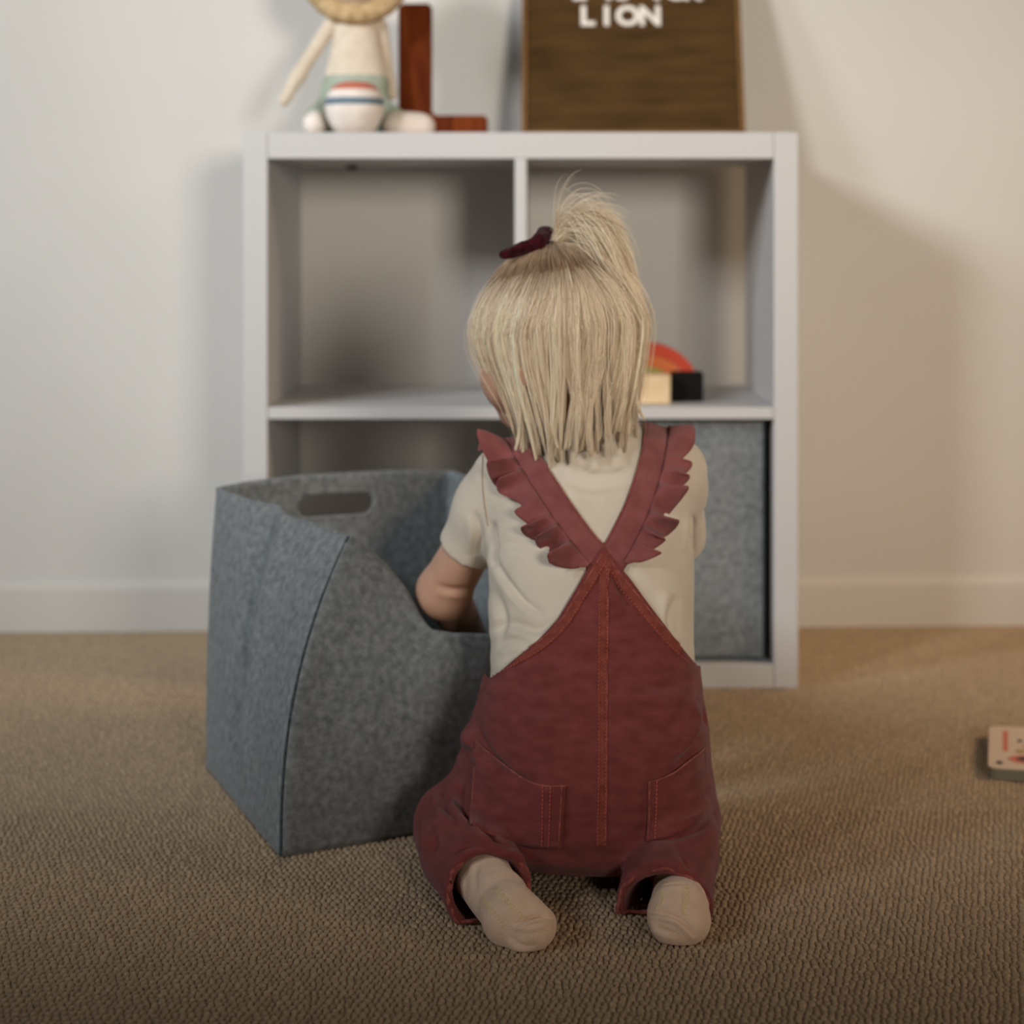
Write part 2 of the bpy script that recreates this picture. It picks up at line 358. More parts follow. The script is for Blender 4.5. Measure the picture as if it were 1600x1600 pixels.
for x in (bx0, bx1):
    V, Q = tube([(x, by0, bz0+0.002), (x, by0-0.0005, (bz0+bz1)/2), (x, by0, bz1-0.002)], 0.0018, 6)
    o = obj_np('corner_seam', V, Q, M['felt_dark']); reloc(o, bn)

# ------------------------------------------------------------------ things in the upper right cube
fz = MZ+DV+0.0003
def arch(name, cx, cy, r0, r1, m, label, dep=0.03):
    bm = bmesh.new(); n = 30; rr = []
    for i in range(n+1):
        a = math.pi*i/n; rr.append([bm.verts.new((cx+r*math.cos(a), y, fz+r*math.sin(a))) for r, y in ((r0, cy), (r1, cy), (r1, cy+dep), (r0, cy+dep))])
    for i in range(n):
        for j in range(4): bm.faces.new((rr[i][j], rr[i][(j+1) % 4], rr[i+1][(j+1) % 4], rr[i+1][j]))
    bm.faces.new(rr[0]); bm.faces.new(rr[-1]); bmesh.ops.bevel(bm, geom=[e for e in bm.edges if not e.is_boundary and e.calc_face_angle(0) > 1], offset=0.001, segments=1, affect='EDGES')
    bmesh.ops.translate(bm, verts=bm.verts, vec=(-cx, -cy, -fz)); o = from_bm(name, bm, m, None, False); o.location = (cx, cy, fz)
    return tag(o, label=label, cat='toy', group='nested wooden rainbow arches')
ax_, ay_ = P(1012, 0, 2.93)[0], 2.93
arch('rainbow_arch', ax_, ay_, 0.0625, 0.0795, M['red'], 'outermost red arch of the wooden rainbow toy in the shelf')
arch('rainbow_arch', ax_, ay_, 0.045, 0.0618, M['orange'], 'orange arch nested just inside the red rainbow arch')
arch('rainbow_arch', ax_, ay_, 0.030, 0.0443, M['green'], 'olive green arch nested inside the orange rainbow arch')
arch('rainbow_arch', ax_, ay_, 0.012, 0.0293, M['darkgreen'], 'smallest dark green arch at the centre of the rainbow toy')
a = P(1051, 626, 2.86); b = P(1099, 626, 2.86)
o = box('toy_block', M['black'], None, a[0], b[0], 2.86, 2.9, fz, fz+0.041, bev=0.0015); tag(o, label='small black wooden block in front of the rainbow toy', cat='toy')
a = P(996, 626, 2.83); b = P(1047, 626, 2.83)
o = box('toy_block', M['beech'], None, a[0], b[0], 2.825, 2.868, fz, fz+0.0405, bev=0.0015); tag(o, label='pale natural wood block left of the black block in the shelf', cat='toy')

# ------------------------------------------------------------------ things on top of the shelf
tz = SZ+0.0003
# wooden letter L
LY = 2.985
def P2(px, py, Y): p = P(px, py, Y); return p[0], p[2]
x0 = P2(622, 0, LY)[0]; x1 = P2(674, 0, LY)[0]; x2 = P2(762, 0, LY)[0]; zt = P2(0, 5, LY)[1]; zf = P2(0, 180, LY)[1]
bm = bmesh.new(); pl = [(x0, tz), (x2, tz), (x2, zf), (x1, zf), (x1, zt), (x0, zt)]
f = bm.faces.new([bm.verts.new((x, LY, z)) for x, z in pl]); r = bmesh.ops.extrude_face_region(bm, geom=[f])
bmesh.ops.translate(bm, verts=[v for v in r['geom'] if isinstance(v, bmesh.types.BMVert)], vec=(0, 0.03, 0))
bmesh.ops.recalc_face_normals(bm, faces=bm.faces); bmesh.ops.bevel(bm, geom=bm.edges[:], offset=0.004, segments=3, affect='EDGES')
tag(from_bm('wooden_letter', bm, M['wood']), label='dark reddish brown wooden letter L standing on the shelf top', cat='decoration')

# felt letter board leaning on the wall
BW, BH, BT = 0.339, 0.335, 0.016
bl = P(815, 0, 3.02)[0]
lb = empty('letter_board', (bl, 3.02, tz+0.0062), label='brown felt letter board leaning on the wall, spelling LION', cat='letter board')
lb.rotation_euler = (math.radians(-22), 0, 0)
bm = bmesh.new(); n = 96                     # ribbed felt face
rows = []
for i in range(n+1):
    z = 0.009+(BH-0.018)*i/n; d = 0.0032+(0.0016 if i % 2 else 0)
    rows.append((bm.verts.new((0.008, d, z)), bm.verts.new((BW-0.008, d, z))))
for i in range(n): bm.faces.new((rows[i][0], rows[i][1], rows[i+1][1], rows[i+1][0]))
from_bm('felt_panel', bm, M['board'], lb)
bm = bmesh.new()
box_bm(bm, 0, BW, 0.0, BT, 0, 0.009, 0.001); box_bm(bm, 0, BW, 0, BT, BH-0.009, BH, 0.001)
box_bm(bm, 0, 0.008, 0, BT, 0.0085, BH-0.0085, 0.001); box_bm(bm, BW-0.008, BW, 0, BT, 0.0085, BH-0.0085, 0.001); box_bm(bm, 0.004, BW-0.004, 0.006, BT-0.002, 0.004, BH-0.004)
from_bm('frame', bm, M['boardframe'], lb)
def textmesh(s, size, ext, off=0.0, bevel=0.0):
    c = bpy.data.curves.new('t', 'FONT'); c.body = s; c.size = size; c.extrude = ext; c.offset = off; c.bevel_depth = bevel; c.resolution_u = 4
    o = bpy.data.objects.new('t', c); COL.objects.link(o); dg = bpy.context.evaluated_depsgraph_get()
    me = bpy.data.meshes.new_from_object(o.evaluated_get(dg)); bpy.data.objects.remove(o); return me
def board_letter(ch, px, py_base, hpx):
    tilt = math.radians(22); Yb = 3.02; z = None
    zz = P(0, py_base, Yb+0.06)[2]; hgt = (zz-tz)/math.cos(tilt); Y = Yb+hgt*math.sin(tilt)
    zz = P(0, py_base, Y)[2]; hgt = (zz-tz)/math.cos(tilt); sz = hpx*Y/F_PX/0.70/math.cos(tilt)
    me = textmesh(ch, sz, 0.0012, 0.0017); xs = [v.co.x for v in me.vertices]
    x = P(px, 0, Y)[0]-bl; dx = x-(min(xs)+max(xs))/2
    for v in me.vertices: v.co = Vector((v.co.x+dx, -v.co.z+0.0022, v.co.y+hgt))
    link('letter', me, M['plastic'], lb, False)
for ch, px in (('L', 919), ('I', 948), ('O', 981), ('N', 1016)): board_letter(ch, px, 44, 30)
for ch, px in (('L', 906), ('I', 951), ('S', 973), ('F', 1033), ('O', 1058), ('R', 1084)): board_letter(ch, px, 4, 30)

# plush lion doll
DY = 2.93
dl = empty('plush_lion_doll', tuple(P(556, 205, DY)[:2])+(tz,), label='cream plush lion doll with golden mane sitting on the shelf top', cat='doll')
def dp(px, py, Y=DY): return P(px, py, Y)
def sdf_obj(name, fn, lo, hi, h, m, parent, it=2, rel=True):
    g = Grid(lo, hi, h); V, Q = g.net(fn(g), it); o = obj_np(name, V, Q, m)
    if parent: reloc(o, parent)
    return o
dlo, dhi = (-0.42, 2.84, 0.765), (-0.15, 3.02, 1.1)
def zc(p): p = p.copy(); return p
def doll_body(g):
    secs = [(dp(0, 198)[2], dp(556, 0)[0], DY, 0.054, 0.030), (dp(0, 120)[2], dp(556, 0)[0], DY, 0.046, 0.032), (dp(0, 75)[2], dp(557, 0)[0], DY, 0.037, 0.028), (dp(0, 30)[2], dp(556, 0)[0], DY, 0.030, 0.024), (dp(0, 5)[2], dp(556, 0)[0], DY, 0.022, 0.02)]
    return np.maximum(g.loft(secs, p=2.0), tz-g.Z+0.001)
sdf_obj('torso', doll_body, dlo, dhi, 0.003, M['doll'], dl)
sdf_obj('head', lambda g: smin(g.ell(dp(556, -48), (0.062, 0.05, 0.055)), g.ell(dp(556, -35, DY-0.04), (0.026, 0.02, 0.018)), 0.02), dlo, (-0.15, 3.02, 1.12), 0.003, M['doll'], dl)
def mane(g):
    d = None; c = dp(556, -48, DY-0.022)
    for i in range(22):
        a = 2*math.pi*i/22; p = c+np.array([0.068*math.cos(a), 0.003*math.sin(5*a), 0.066*math.sin(a)])
        e = g.ell(p, (0.016, 0.02, 0.016)); d = e if d is None else smin(d, e, 0.01)
    return d
sdf_obj('mane', mane, (-0.42, 2.86, 0.86), (-0.12, 3.02, 1.16), 0.003, M['mane'], dl, it=1)
sdf_obj('arm', lambda g: smin(g.cap(dp(516, 40), dp(466, 118, DY-0.02), 0.0115, 0.0105), g.cap(dp(466, 118, DY-0.02), dp(444, 157, DY-0.02), 0.0105, 0.009), 0.01), dlo, dhi, 0.003, M['doll'], dl)
sdf_obj('arm', lambda g: g.cap(dp(594, 40, DY+0.01), dp(611, 148, DY+0.02), 0.0115, 0.009), dlo, (-0.15, 3.03, 1.1), 0.003, M['doll'], dl)
def shorts(g):
    a = np.maximum(g.loft([(tz+0.001, dp(548, 0)[0], DY, 0.058, 0.036), (dp(0, 125)[2], dp(556, 0)[0], DY, 0.049, 0.036), (dp(0, 118)[2], dp(556, 0)[0], DY, 0.045, 0.033)], p=2.2), tz-g.Z+0.001)
    a = smin(a, g.cap(dp(515, 175, DY-0.01), dp(497, 185, DY-0.045), 0.021, 0.02), 0.01)
    return np.maximum(smin(a, g.cap(dp(590, 175, DY-0.01), dp(612, 186, DY-0.03), 0.021, 0.02), 0.01), tz+0.001-g.Z)
sdf_obj('shorts', shorts, dlo, dhi, 0.003, M['shorts'], dl)
sdf_obj('foot', lambda g: np.maximum(g.ell(dp(492, 193, DY-0.075), (0.017, 0.022, 0.018)), tz-g.Z+0.0005), (-0.42, 2.8, 0.765), (-0.2, 2.95, 0.9), 0.0025, M['softwhite'], dl)
sdf_obj('foot', lambda g: np.maximum(smin(g.ell(dp(622, 196, DY-0.065), (0.022, 0.024, 0.02)), g.ell(dp(655, 197, DY-0.06), (0.023, 0.022, 0.019)), 0.02), tz-g.Z+0.0005), (-0.3, 2.8, 0.765), (-0.12, 2.95, 0.9), 0.0025, M['softwhite'], dl)
# banded round toy
bt = empty('banded_round_toy', tuple(P(554, 205, 2.815)[:2])+(tz,), label='small round white toy with coral and blue bands before the plush doll', cat='toy')
def lathe(name, prof, m, parent, n=28):
    V = []; 
    for r, z in prof:
        for i in range(n): V.append((r*math.cos(2*math.pi*i/n), r*math.sin(2*math.pi*i/n), z))
    q = [(i*n+j, i*n+(j+1) % n, (i+1)*n+(j+1) % n, (i+1)*n+j) for i in range(len(prof)-1) for j in range(n)]
    return obj_np(name, V, q, m, parent)
k = 2.815/F_PX; H = lambda py: P(0, py, 2.815)[2]-tz
lathe('base', [(0, 0), (30*k, 0), (38*k, H(195)), (44*k, H(183)), (47*k, H(169)), (46.5*k, H(165))], M['softwhite'], bt)
lathe('blue_band', [(46.5*k, H(165)), (46.5*k, H(158)), (45*k, H(154))], M['blueband'], bt)
lathe('upper_body', [(45*k, H(154)), (42*k, H(147)), (38.5*k, H(141))], M['softwhite'], bt)
lathe('coral_band', [(38.5*k, H(141)), (32*k, H(134)), (20*k, H(129)), (0, H(127))], M['redband'], bt)

# ------------------------------------------------------------------ board book on the carpet
bk = empty('board_book', (0.52, 2.32, 0.0006), label='cream board book with red print lying on the carpet', cat='book')
bk.rotation_euler = (0, 0, math.radians(-13))
def rrect(bm, x0, x1, y0, y1, r, z0, z1):
    c = []
    for cx, cy, a0 in ((x1-r, y0+r, -90), (x1-r, y1-r, 0), (x0+r, y1-r, 90), (x0+r, y0+r, 180)):
        for i in range(5): a = math.radians(a0+i*22.5); c.append((cx+r*math.cos(a), cy+r*math.sin(a)))
    lo = [bm.verts.new((x, y, z0)) for x, y in c]; hi = [bm.verts.new((x, y, z1)) for x, y in c]
    bm.faces.new(lo[::-1]); bm.faces.new(hi)
    for i in range(len(c)): j = (i+1) % len(c); bm.faces.new((lo[i], lo[j], hi[j], hi[i]))
bm = bmesh.new(); rrect(bm, 0, 0.17, 0, 0.195, 0.012, 0.0, 0.0125); from_bm('pages', bm, M['pages'], bk)
bm = bmesh.new(); rrect(bm, -0.0008, 0.171, -0.0008, 0.1958, 0.012, 0.0125, 0.0142); from_bm('cover', bm, M['cover'], bk)
zt_ = 0.01445
def pr(name, m, a, b, c, d): box(name, m, bk, a, b, c, d, 0.0141, zt_)
pr('cover_title', M['print_red'], 0.016, 0.022, 0.075, 0.172)
def disc(name, m, cx, cy, rx, ry, dz=0.0, hole=0):
    bm = bmesh.new(); n = 28; o = [bm.verts.new((cx+rx*math.cos(2*math.pi*i/n)*(1+0.06*math.sin(3*i)), cy+ry*math.sin(2*math.pi*i/n), zt_+dz)) for i in range(n)]
    f = bm.faces.new(o); r = bmesh.ops.extrude_face_region(bm, geom=[f]); bmesh.ops.translate(bm, verts=[v for v in r['geom'] if isinstance(v, bmesh.types.BMVert)], vec=(0, 0, -0.0004-dz))
    return from_bm(name, bm, m, bk)
disc('printed_mouth', M['print_red'], 0.052, 0.042, 0.030, 0.021); disc('printed_mouth_inside', M['print_dark'], 0.054, 0.043, 0.022, 0.013, 0.0003); disc('printed_tongue', M['print_blue'], 0.063, 0.043, 0.011, 0.007, 0.0006)
disc('printed_dot', M['print_yellow'], 0.036, 0.078, 0.006, 0.010); disc('printed_dot', M['print_dark'], 0.012, 0.022, 0.004, 0.008); disc('printed_dot', M['print_dark'], 0.036, 0.128, 0.003, 0.007)
V, Q = tube(smoothline([(0.04, 0.10, zt_), (0.047, 0.115, zt_), (0.06, 0.118, zt_), (0.075, 0.108, zt_)], 14), 0.0012, 5); obj_np('printed_curl', V, Q, M['print_red'], bk)

# ------------------------------------------------------------------ felt basket beside the child
bs = empty('felt_storage_basket', (-0.19, 2.29, 0.0012), label='large grey felt basket on the carpet, its front rim pressed down by the arm', cat='storage basket')
A0, C0, D0, B0 = np.array([-0.2644, 2.039]), np.array([0.015, 2.200]), np.array([-0.116, 2.536]), np.array([-0.3955, 2.375])
top = [(0.0, P(546, 838, 2.13)), (0.13, P(575, 858, 2.14)), (0.22, P(602, 882, 2.146)), (0.31, P(634, 922, 2.146)), (0.37, P(655, 962, 2.14)), (0.41, P(672, 984, 2.136)),
       (0.5, P(705, 989, 2.142)), (0.68, P(770, 990, 2.16)), (0.84, P(815, 905, 2.2)), (1.0, np.array([0.02, 2.225, 0.328])), (1.5, np.array([-0.05, 2.385, 0.33])), (2.0, np.array([-0.116, 2.54, 0.332])),
       (2.3, P(606, 735, 2.5)), (2.65, P(470, 742, 2.44)), (2.88, P(382, 754, 2.395)), (3.0, P(342, 762, 2.375)), (3.25, P(388, 779, 2.31)), (3.45, P(430, 790, 2.265)), (3.62, P(468, 809, 2.22)), (3.85, P(515, 827, 2.165)), (4.0, P(546, 838, 2.13))]
tu = np.array([t[0] for t in top]); tp = np.array([t[1] for t in top])
def bask(u, v):
    f = int(u) % 4; t = u-int(u); c = [A0, C0, D0, B0, A0]; b = c[f]+(c[f+1]-c[f])*t
    T = np.array([np.interp(u, tu, tp[:, i]) for i in range(3)]); s = max(v, 0)**2.5
    xy = b+(T[:2]-b)*s
    p = np.array([xy[0], xy[1], 0.0012+(T[2]-0.0012)*v])
    if f == 3:      # soft vertical fold in the left face
        g = min(1, v*4)*math.exp(-((t-0.44)/0.06)**2)*0.017*(0.35+0.65*math.sin(math.pi*min(1, v*0.9+0.1))); p += np.array([0.92, 0.39, 0])*g
        p -= np.array([0.92, 0.39, 0])*0.006*min(1, v*4)*math.exp(-((t-0.58)/0.07)**2)
    if f == 0: p += np.array([0.478, -0.878, 0])*0.010*math.sin(math.pi*t)*math.sin(math.pi*v)
    nz = noise.noise(Vector(p)*9)*0.004*min(1, max(0, 3*v-0.1)); e = min(t, 1-t)*8
    return p+np.array([0.5, -0.6, 0])*nz*min(1, e)
nu, nv = 240, 44; V = []; UV = []
uu = [4*i/nu for i in range(nu)]
for j in range(nv+1):
    for u in uu: V.append(bask(u, j/nv)); UV.append((u, j/nv))
q = [(j*nu+i, j*nu+(i+1) % nu, (j+1)*nu+(i+1) % nu, (j+1)*nu+i) for j in range(nv) for i in range(nu)]
V = np.array(V); V = V*1.0
L2 = V.copy()
for _ in range(2): L2 = lap(L2, np.array(q), 0.3)
L2[:nu] = V[:nu]; L2[-nu:] = V[-nu:]; V = L2
s = []
for u, v in UV:      # hand slot through the back face
    dx = max(abs(u-2.5)-(0.155-0.040), 0)*0.33; dy = max(abs(v-0.885)-0.001, 0)*0.33
    s.append(0.0125-math.hypot(dx, dy) if 2 <= u <= 3 else -1)
bm = cut(V, np.array(q), np.array(s)); bot = [bm.verts.new(Vector((V[i][0], V[i][1], 0.0016))) for i in range(nu)]; bm.faces.new(bot)
o = from_bm('basket_wall', bm, M['felt'], None, True); solidify(o, 0.0035, 1); reloc(o, bs)
sm = np.array([V[j*nu] for j in range(nv+1)]); out = np.array([-0.35, -0.95, 0])*0.0025
V1, Q1 = tube(sm+out, 0.0016, 6); o = obj_np('corner_seam', V1, Q1, M['felt_dark']); reloc(o, bs)
V2, Q2 = tube(sm+out*0.8+np.array([0.0042, 0.002, 0]), 0.0021, 6); o = obj_np('seam_allowance', V2, Q2, M['felt']); reloc(o, bs)
bottomline = [V[nu+i] for i in list(range(180, 240))+list(range(0, 61))]
V1, Q1 = tube([p+np.array([0, -0.002, 0]) for p in bottomline], 0.0014, 6); o = obj_np('bottom_seam', V1, Q1, M['felt_dark']); reloc(o, bs)

# ================================================================== the child
kid = empty('person', (0.05, 2.0, 0.0), label='toddler with blond ponytail and dark red dungarees kneeling with one arm in the basket', cat='person')
# torso sections: py, left px, right px, centre depth, half thickness
rows = [(664, 882, 1006, 2.105, 0.045), (680, 835, 1048, 2.100, 0.056), (700, 792, 1066, 2.095, 0.066), (730, 775, 1076, 2.090, 0.078), (770, 766, 1081, 2.082, 0.088), (820, 764, 1083, 2.072, 0.094), (870, 764, 1084, 2.06, 0.096),
        (940, 766, 1083, 2.045, 0.095), (1000, 768, 1083, 2.032, 0.097), (1040, 766, 1085, 2.022, 0.100), (1085, 756, 1091, 2.012, 0.105), (1130, 742, 1098, 2.005, 0.110),
        (1200, 716, 1104, 2.0, 0.112), (1260, 702, 1108, 2.0, 0.108), (1300, 730, 1094, 2.0, 0.098), (1325, 775, 1060, 2.0, 0.08)]
secs = []
for py, l, r, Yc, ry in rows:
    a, b = P(l, py, Yc), P(r, py, Yc); secs.append((a[2], (a[0]+b[0])/2, Yc, (b[0]-a[0])/2, ry))
# arm and leg joints
shL, elL, wrL = P(792, 748, 2.085), P(693, 925, 2.165), np.array([-0.075, 2.285, 0.165])
shR, elR, wrR = P(1054, 738, 2.10), P(1058, 826, 2.19), np.array([0.045, 2.235, 0.372])
hipL, knL, mdL, akL = P(850, 1215, 2.0), P(716, 1290, 2.0), P(728, 1335, 1.93), P(757, 1380, 1.87)
hipR, knR, mdR, akR = P(1000, 1215, 2.0), P(1058, 1287, 2.0), P(1054, 1335, 1.93), P(1062, 1388, 1.88)
# head frame
Hc = P(873, 508, 2.09); yaw = math.radians(54); pit = math.radians(8)
f_ = np.array([-math.sin(yaw)*math.cos(pit), math.cos(yaw)*math.cos(pit), -math.sin(pit)])
l_ = np.array([-math.cos(yaw), -math.sin(yaw), 0]); u_ = np.cross(f_, l_); u_ = u_ if u_[2] > 0 else -u_
hp = lambda a, b, c: Hc+f_*a+l_*b+u_*c
AX = (f_, l_, u_)
def hand_sdf(g, wr, d, pn, side):
    """palm and five fingers: d = direction of the hand, pn = palm normal"""
    d = d/np.linalg.norm(d); sv = np.cross(d, pn); sv /= np.linalg.norm(sv); pn = np.cross(sv, d)
    pc = wr+d*0.028; a = g.ell(pc, (0.026, 0.021, 0.0105), (d, sv, pn))
    for i, (o, L) in enumerate(((-0.0155, 0.030), (-0.0055, 0.035), (0.0050, 0.033), (0.0150, 0.026))):
        b0 = wr+d*0.044+sv*o; b1 = b0+(d*0.85-pn*0.4)*L*0.45+sv*o*0.15; b2 = b1+(d*0.45-pn*0.9)*L*0.55
        a = smin(a, smin(g.cap(b0, b1, 0.0058, 0.0053), g.cap(b1, b2, 0.0053, 0.0045), 0.003), 0.004)
    t0 = wr+d*0.012+sv*side*0.016; t1 = t0+(d*0.6+sv*side*0.7-pn*0.3)*0.017; t2 = t1+(d*0.9+sv*side*0.1-pn*0.4)*0.015
    return smin(a, smin(g.cap(t0, t1, 0.0075, 0.0062), g.cap(t1, t2, 0.0062, 0.005), 0.003), 0.006)
def foot_sdf(g, an, heel, ball, toes, grow):
    d = g.cap(an, heel, 0.0185+grow, 0.0205+grow)
    mid = (heel+ball)/2
    d = smin(d, g.cap(heel, mid, 0.0205+grow, 0.0205+grow), 0.02)
    d = smin(d, g.cap(mid, ball, 0.0205+grow, 0.0225+grow), 0.02)
    for t, r in toes: d = smin(d, g.cap(ball, t, 0.018+grow, r+grow), 0.016)
    return d
heelL, ballL = P(757, 1374, 1.865), P(800, 1432, 1.80)
toesL = [(P(818, 1466, 1.783), 0.0125), (P(846, 1442, 1.79), 0.0125), (P(832, 1456, 1.785), 0.012)]
heelR, ballR = P(1064, 1402, 1.875), P(1060, 1425, 1.815)
toesR = [(P(1040, 1442, 1.80), 0.0135), (P(1082, 1442, 1.80), 0.0135), (P(1062, 1446, 1.797), 0.013)]
# lift so nothing dips through the carpet
def lift(p, r): p = p.copy(); p[2] = max(p[2], r+0.001); return p
def floorclip(g, d): return np.maximum(d, 0.0005-g.Z)

lo, hi = (-0.17, 1.74, -0.006), (0.20, 2.40, 0.70)
g = Grid(lo, hi, 0.0030)
d = g.loft(secs, grow=-0.014)
d = smin(d, g.cap(P(922, 672, 2.10), Hc-u_*0.03, 0.033, 0.034), 0.03)
hd = g.ell(Hc, (0.087, 0.071, 0.078), AX)
hd = smin(hd, g.ell(hp(0.036, 0, -0.045), (0.050, 0.054, 0.050), AX), 0.03)
hd = smin(hd, g.ell(hp(0.052, 0.026, -0.052), (0.030, 0.026, 0.030), AX), 0.02)
hd = smin(hd, g.ell(hp(0.052, -0.026, -0.052), (0.030, 0.026, 0.030), AX), 0.02)
hd = smin(hd, g.ell(hp(0.062, 0, -0.088), (0.022, 0.024, 0.018), AX), 0.02)
hd = smin(hd, g.ell(hp(0.094, 0, -0.040), (0.011, 0.009, 0.009), AX), 0.010)
for sgn in (1, -1):
    ear = np.maximum(g.ell(hp(-0.004, sgn*0.070, -0.038), (0.017, 0.007, 0.025), AX), -g.ell(hp(0.000, sgn*0.081, -0.034), (0.009, 0.006, 0.015), AX)); hd = smin(hd, ear, 0.005)
    hd = np.maximum(hd, -g.ell(hp(0.094, sgn*0.028, -0.018), (0.010, 0.013, 0.008), AX))
hd = np.maximum(hd, -g.ell(hp(0.090, 0, -0.068), (0.008, 0.016, 0.0022), AX))
d = smin(d, hd, 0.02)
d = smin(d, smin(g.cap(shL, elL, 0.024, 0.0295), g.cap(elL, wrL, 0.0285, 0.018), 0.012), 0.02)
d = smin(d, smin(g.cap(shR, elR, 0.022, 0.024), g.cap(elR, wrR, 0.024, 0.017), 0.012), 0.02)
d = smin(d, hand_sdf(g, wrL, wrL-elL+np.array([0, 0, -0.05]), np.array([0.3, -0.5, 0.8]), 1), 0.01)
d = smin(d, hand_sdf(g, wrR, np.array([-0.55, 0.35, -0.1]), np.array([0.1, 0.1, 0.95]), -1), 0.01)
for h_, k_, m_, a_, he, ba, to in ((hipL, knL, mdL, akL, heelL, ballL, toesL), (hipR, knR, mdR, akR, heelR, ballR, toesR)):
    leg = smin(g.cap(h_, k_, 0.050, 0.034), smin(g.cap(k_, m_, 0.034, 0.030), g.cap(m_, a_, 0.030, 0.021), 0.02), 0.02)
    d = smin(d, leg, 0.02); d = smin(d, foot_sdf(g, a_, he, ba, to, -0.003), 0.01)
d = floorclip(g, d+0.001)
V, Q = g.net(d, 2); N = normals(V, Q)
V = crease(V, N, [(682, 915), (700, 921), (722, 922), (738, 918)], 0.0035, 5, 0.002)
body = obj_np('body', V, Q, M['skin']); reloc(body, kid)
for sgn in (1, -1):
    V, Q = Grid(hp(0.083, sgn*0.028, -0.018)-0.02, hp(0.083, sgn*0.028, -0.018)+0.02, 0.0012).__class__(hp(0.083, sgn*0.028, -0.018)-0.02, hp(0.083, sgn*0.028, -0.018)+0.02, 0.0012).net(Grid(hp(0.083, sgn*0.028, -0.018)-0.02, hp(0.083, sgn*0.028, -0.018)+0.02, 0.0012).ell(hp(0.0745, sgn*0.028, -0.018), (0.0095, 0.0095, 0.0095)), 0)
    e = obj_np('eye', V, Q, M['eye']); reloc(e, kid)
    gi = Grid(hp(0.088, sgn*0.028, -0.019)-0.01, hp(0.088, sgn*0.028, -0.019)+0.01, 0.0009); V, Q = gi.net(gi.ell(hp(0.0812, sgn*0.028, -0.019), (0.0034, 0.005, 0.005), AX), 0)
    e = obj_np('iris', V, Q, M['iris']); reloc(e, kid)

# ---- shirt
lo, hi = (-0.125, 1.88, 0.145), (0.20, 2.24, 0.47); g = Grid(lo, hi, 0.0026)
d = g.loft(secs)
d = np.maximum(d, 0.158-g.Z)
dirL = elL-shL; cuL = shL+dirL*0.60
d = smin(d, smin(g.cap(shL, shL+dirL*0.25, 0.038, 0.036), g.cap(shL+dirL*0.25, cuL+dirL*0.3, 0.036, 0.031), 0.02), 0.022)
dirR = elR-shR; cuR = shR+dirR*1.22
sR = smin(g.cap(shR, shR+dirR*0.3, 0.034, 0.032), g.cap(shR+dirR*0.3, cuR+dirR*0.3, 0.031, 0.0305), 0.02)
d = smin(d, sR, 0.02)
nL = dirL/np.linalg.norm(dirL); nR = dirR/np.linalg.norm(dirR)
# flat sleeve ends with a hollow
selL = g.cap(cuL, cuL+nL*0.08, 0.05, 0.05); d = np.where(g.plane(cuL, nL) > 0, np.maximum(d, np.where(selL < 0, g.plane(cuL, nL), -1)), d)
selR = g.cap(cuR, cuR+nR*0.08, 0.045, 0.045); d = np.where(g.plane(cuR, nR) > 0, np.maximum(d, np.where(selR < 0, g.plane(cuR, nR), -1)), d)
V, Q = g.net(d, 3); N = normals(V, Q)
for ln, a, w_, r in (([(768, 815), (770, 850), (774, 885)], 0.006, 4.5, 0.002), ([(771, 868), (790, 905), (818, 940), (852, 962)], 0.0035, 5, 0.0012), ([(768, 985), (800, 975), (840, 985), (880, 968)], 0.003, 8, 0.002),
                    ([(772, 920), (786, 965), (778, 1005)], 0.003, 7, 0.002), ([(1058, 930), (1048, 965), (1056, 1000)], 0.004, 8, 0.003), ([(1082, 800), (1080, 835), (1079, 862)], 0.005, 4, 0.002),
                    ([(742, 800), (748, 835), (744, 868)], 0.003, 6, 0.002), ([(890, 715), (940, 730), (990, 722)], 0.002, 9, 0.001), ([(870, 745), (930, 762), (985, 750)], 0.0015, 9, 0.001), ([(770, 860), (800, 850), (835, 858)], 0.002, 8, 0.001), ([(775, 1010), (800, 1000), (830, 1004)], 0.002, 7, 0.002)):
    V = crease(V, N, ln, a*1.6, w_, r*1.4)
V = wob(V, N, 0.0022, 18, 3); V = V-N*(0.0035*np.clip((0.205-V[:, 2])/0.02, 0, 1))[:, None]; V = lap(V, Q, 0.4); ST = bvh(V, Q)
shirt = obj_np('shirt', V, Q, M['shirt']); reloc(shirt, kid)
def surf_line(tree, pts, n, off):
    out = []; nn = []
    for x, y in smoothline(pts, n):
        h_ = hit(tree, x, y)
        if h_ is not None: out.append(h_[0]+h_[1]*off); nn.append(h_[1])
    return np.array(out), np.array(nn)
p_, _ = surf_line(ST, [(755, 712), (754, 745), (757, 785), (763, 822)], 16, 0.0002); V1, Q1 = tube(p_, 0.0008, 5); o = obj_np('shoulder_seam', V1, Q1, M['seamthread']); reloc(o, kid); o.parent = shirt; o.matrix_parent_inverse = Matrix.Identity(4)
# sleeve hems: narrow rolled rings
def ring(c, n, r1, r2, rad, seg=48, wav=0.0, wf=9):
    n = n/np.linalg.norm(n); a = np.cross(n, (0, 0, 1.0)); a /= np.linalg.norm(a); b = np.cross(n, a)
    pts = [c+a*r1*math.cos(t)+b*r2*math.sin(t)+n*wav*math.sin(wf*t+1.3*math.sin(2*t)) for t in np.linspace(0, 2*math.pi, seg, endpoint=False)]
    return tube(pts, rad, 7, True)
def sub(o, parent):      # child of a part whose own frame is the person's
    o.parent = parent; o.matrix_parent_inverse = parent.matrix_parent_inverse.inverted() @ Matrix.Translation(-Vector(kid.location)) if False else Matrix.Identity(4)
    return o

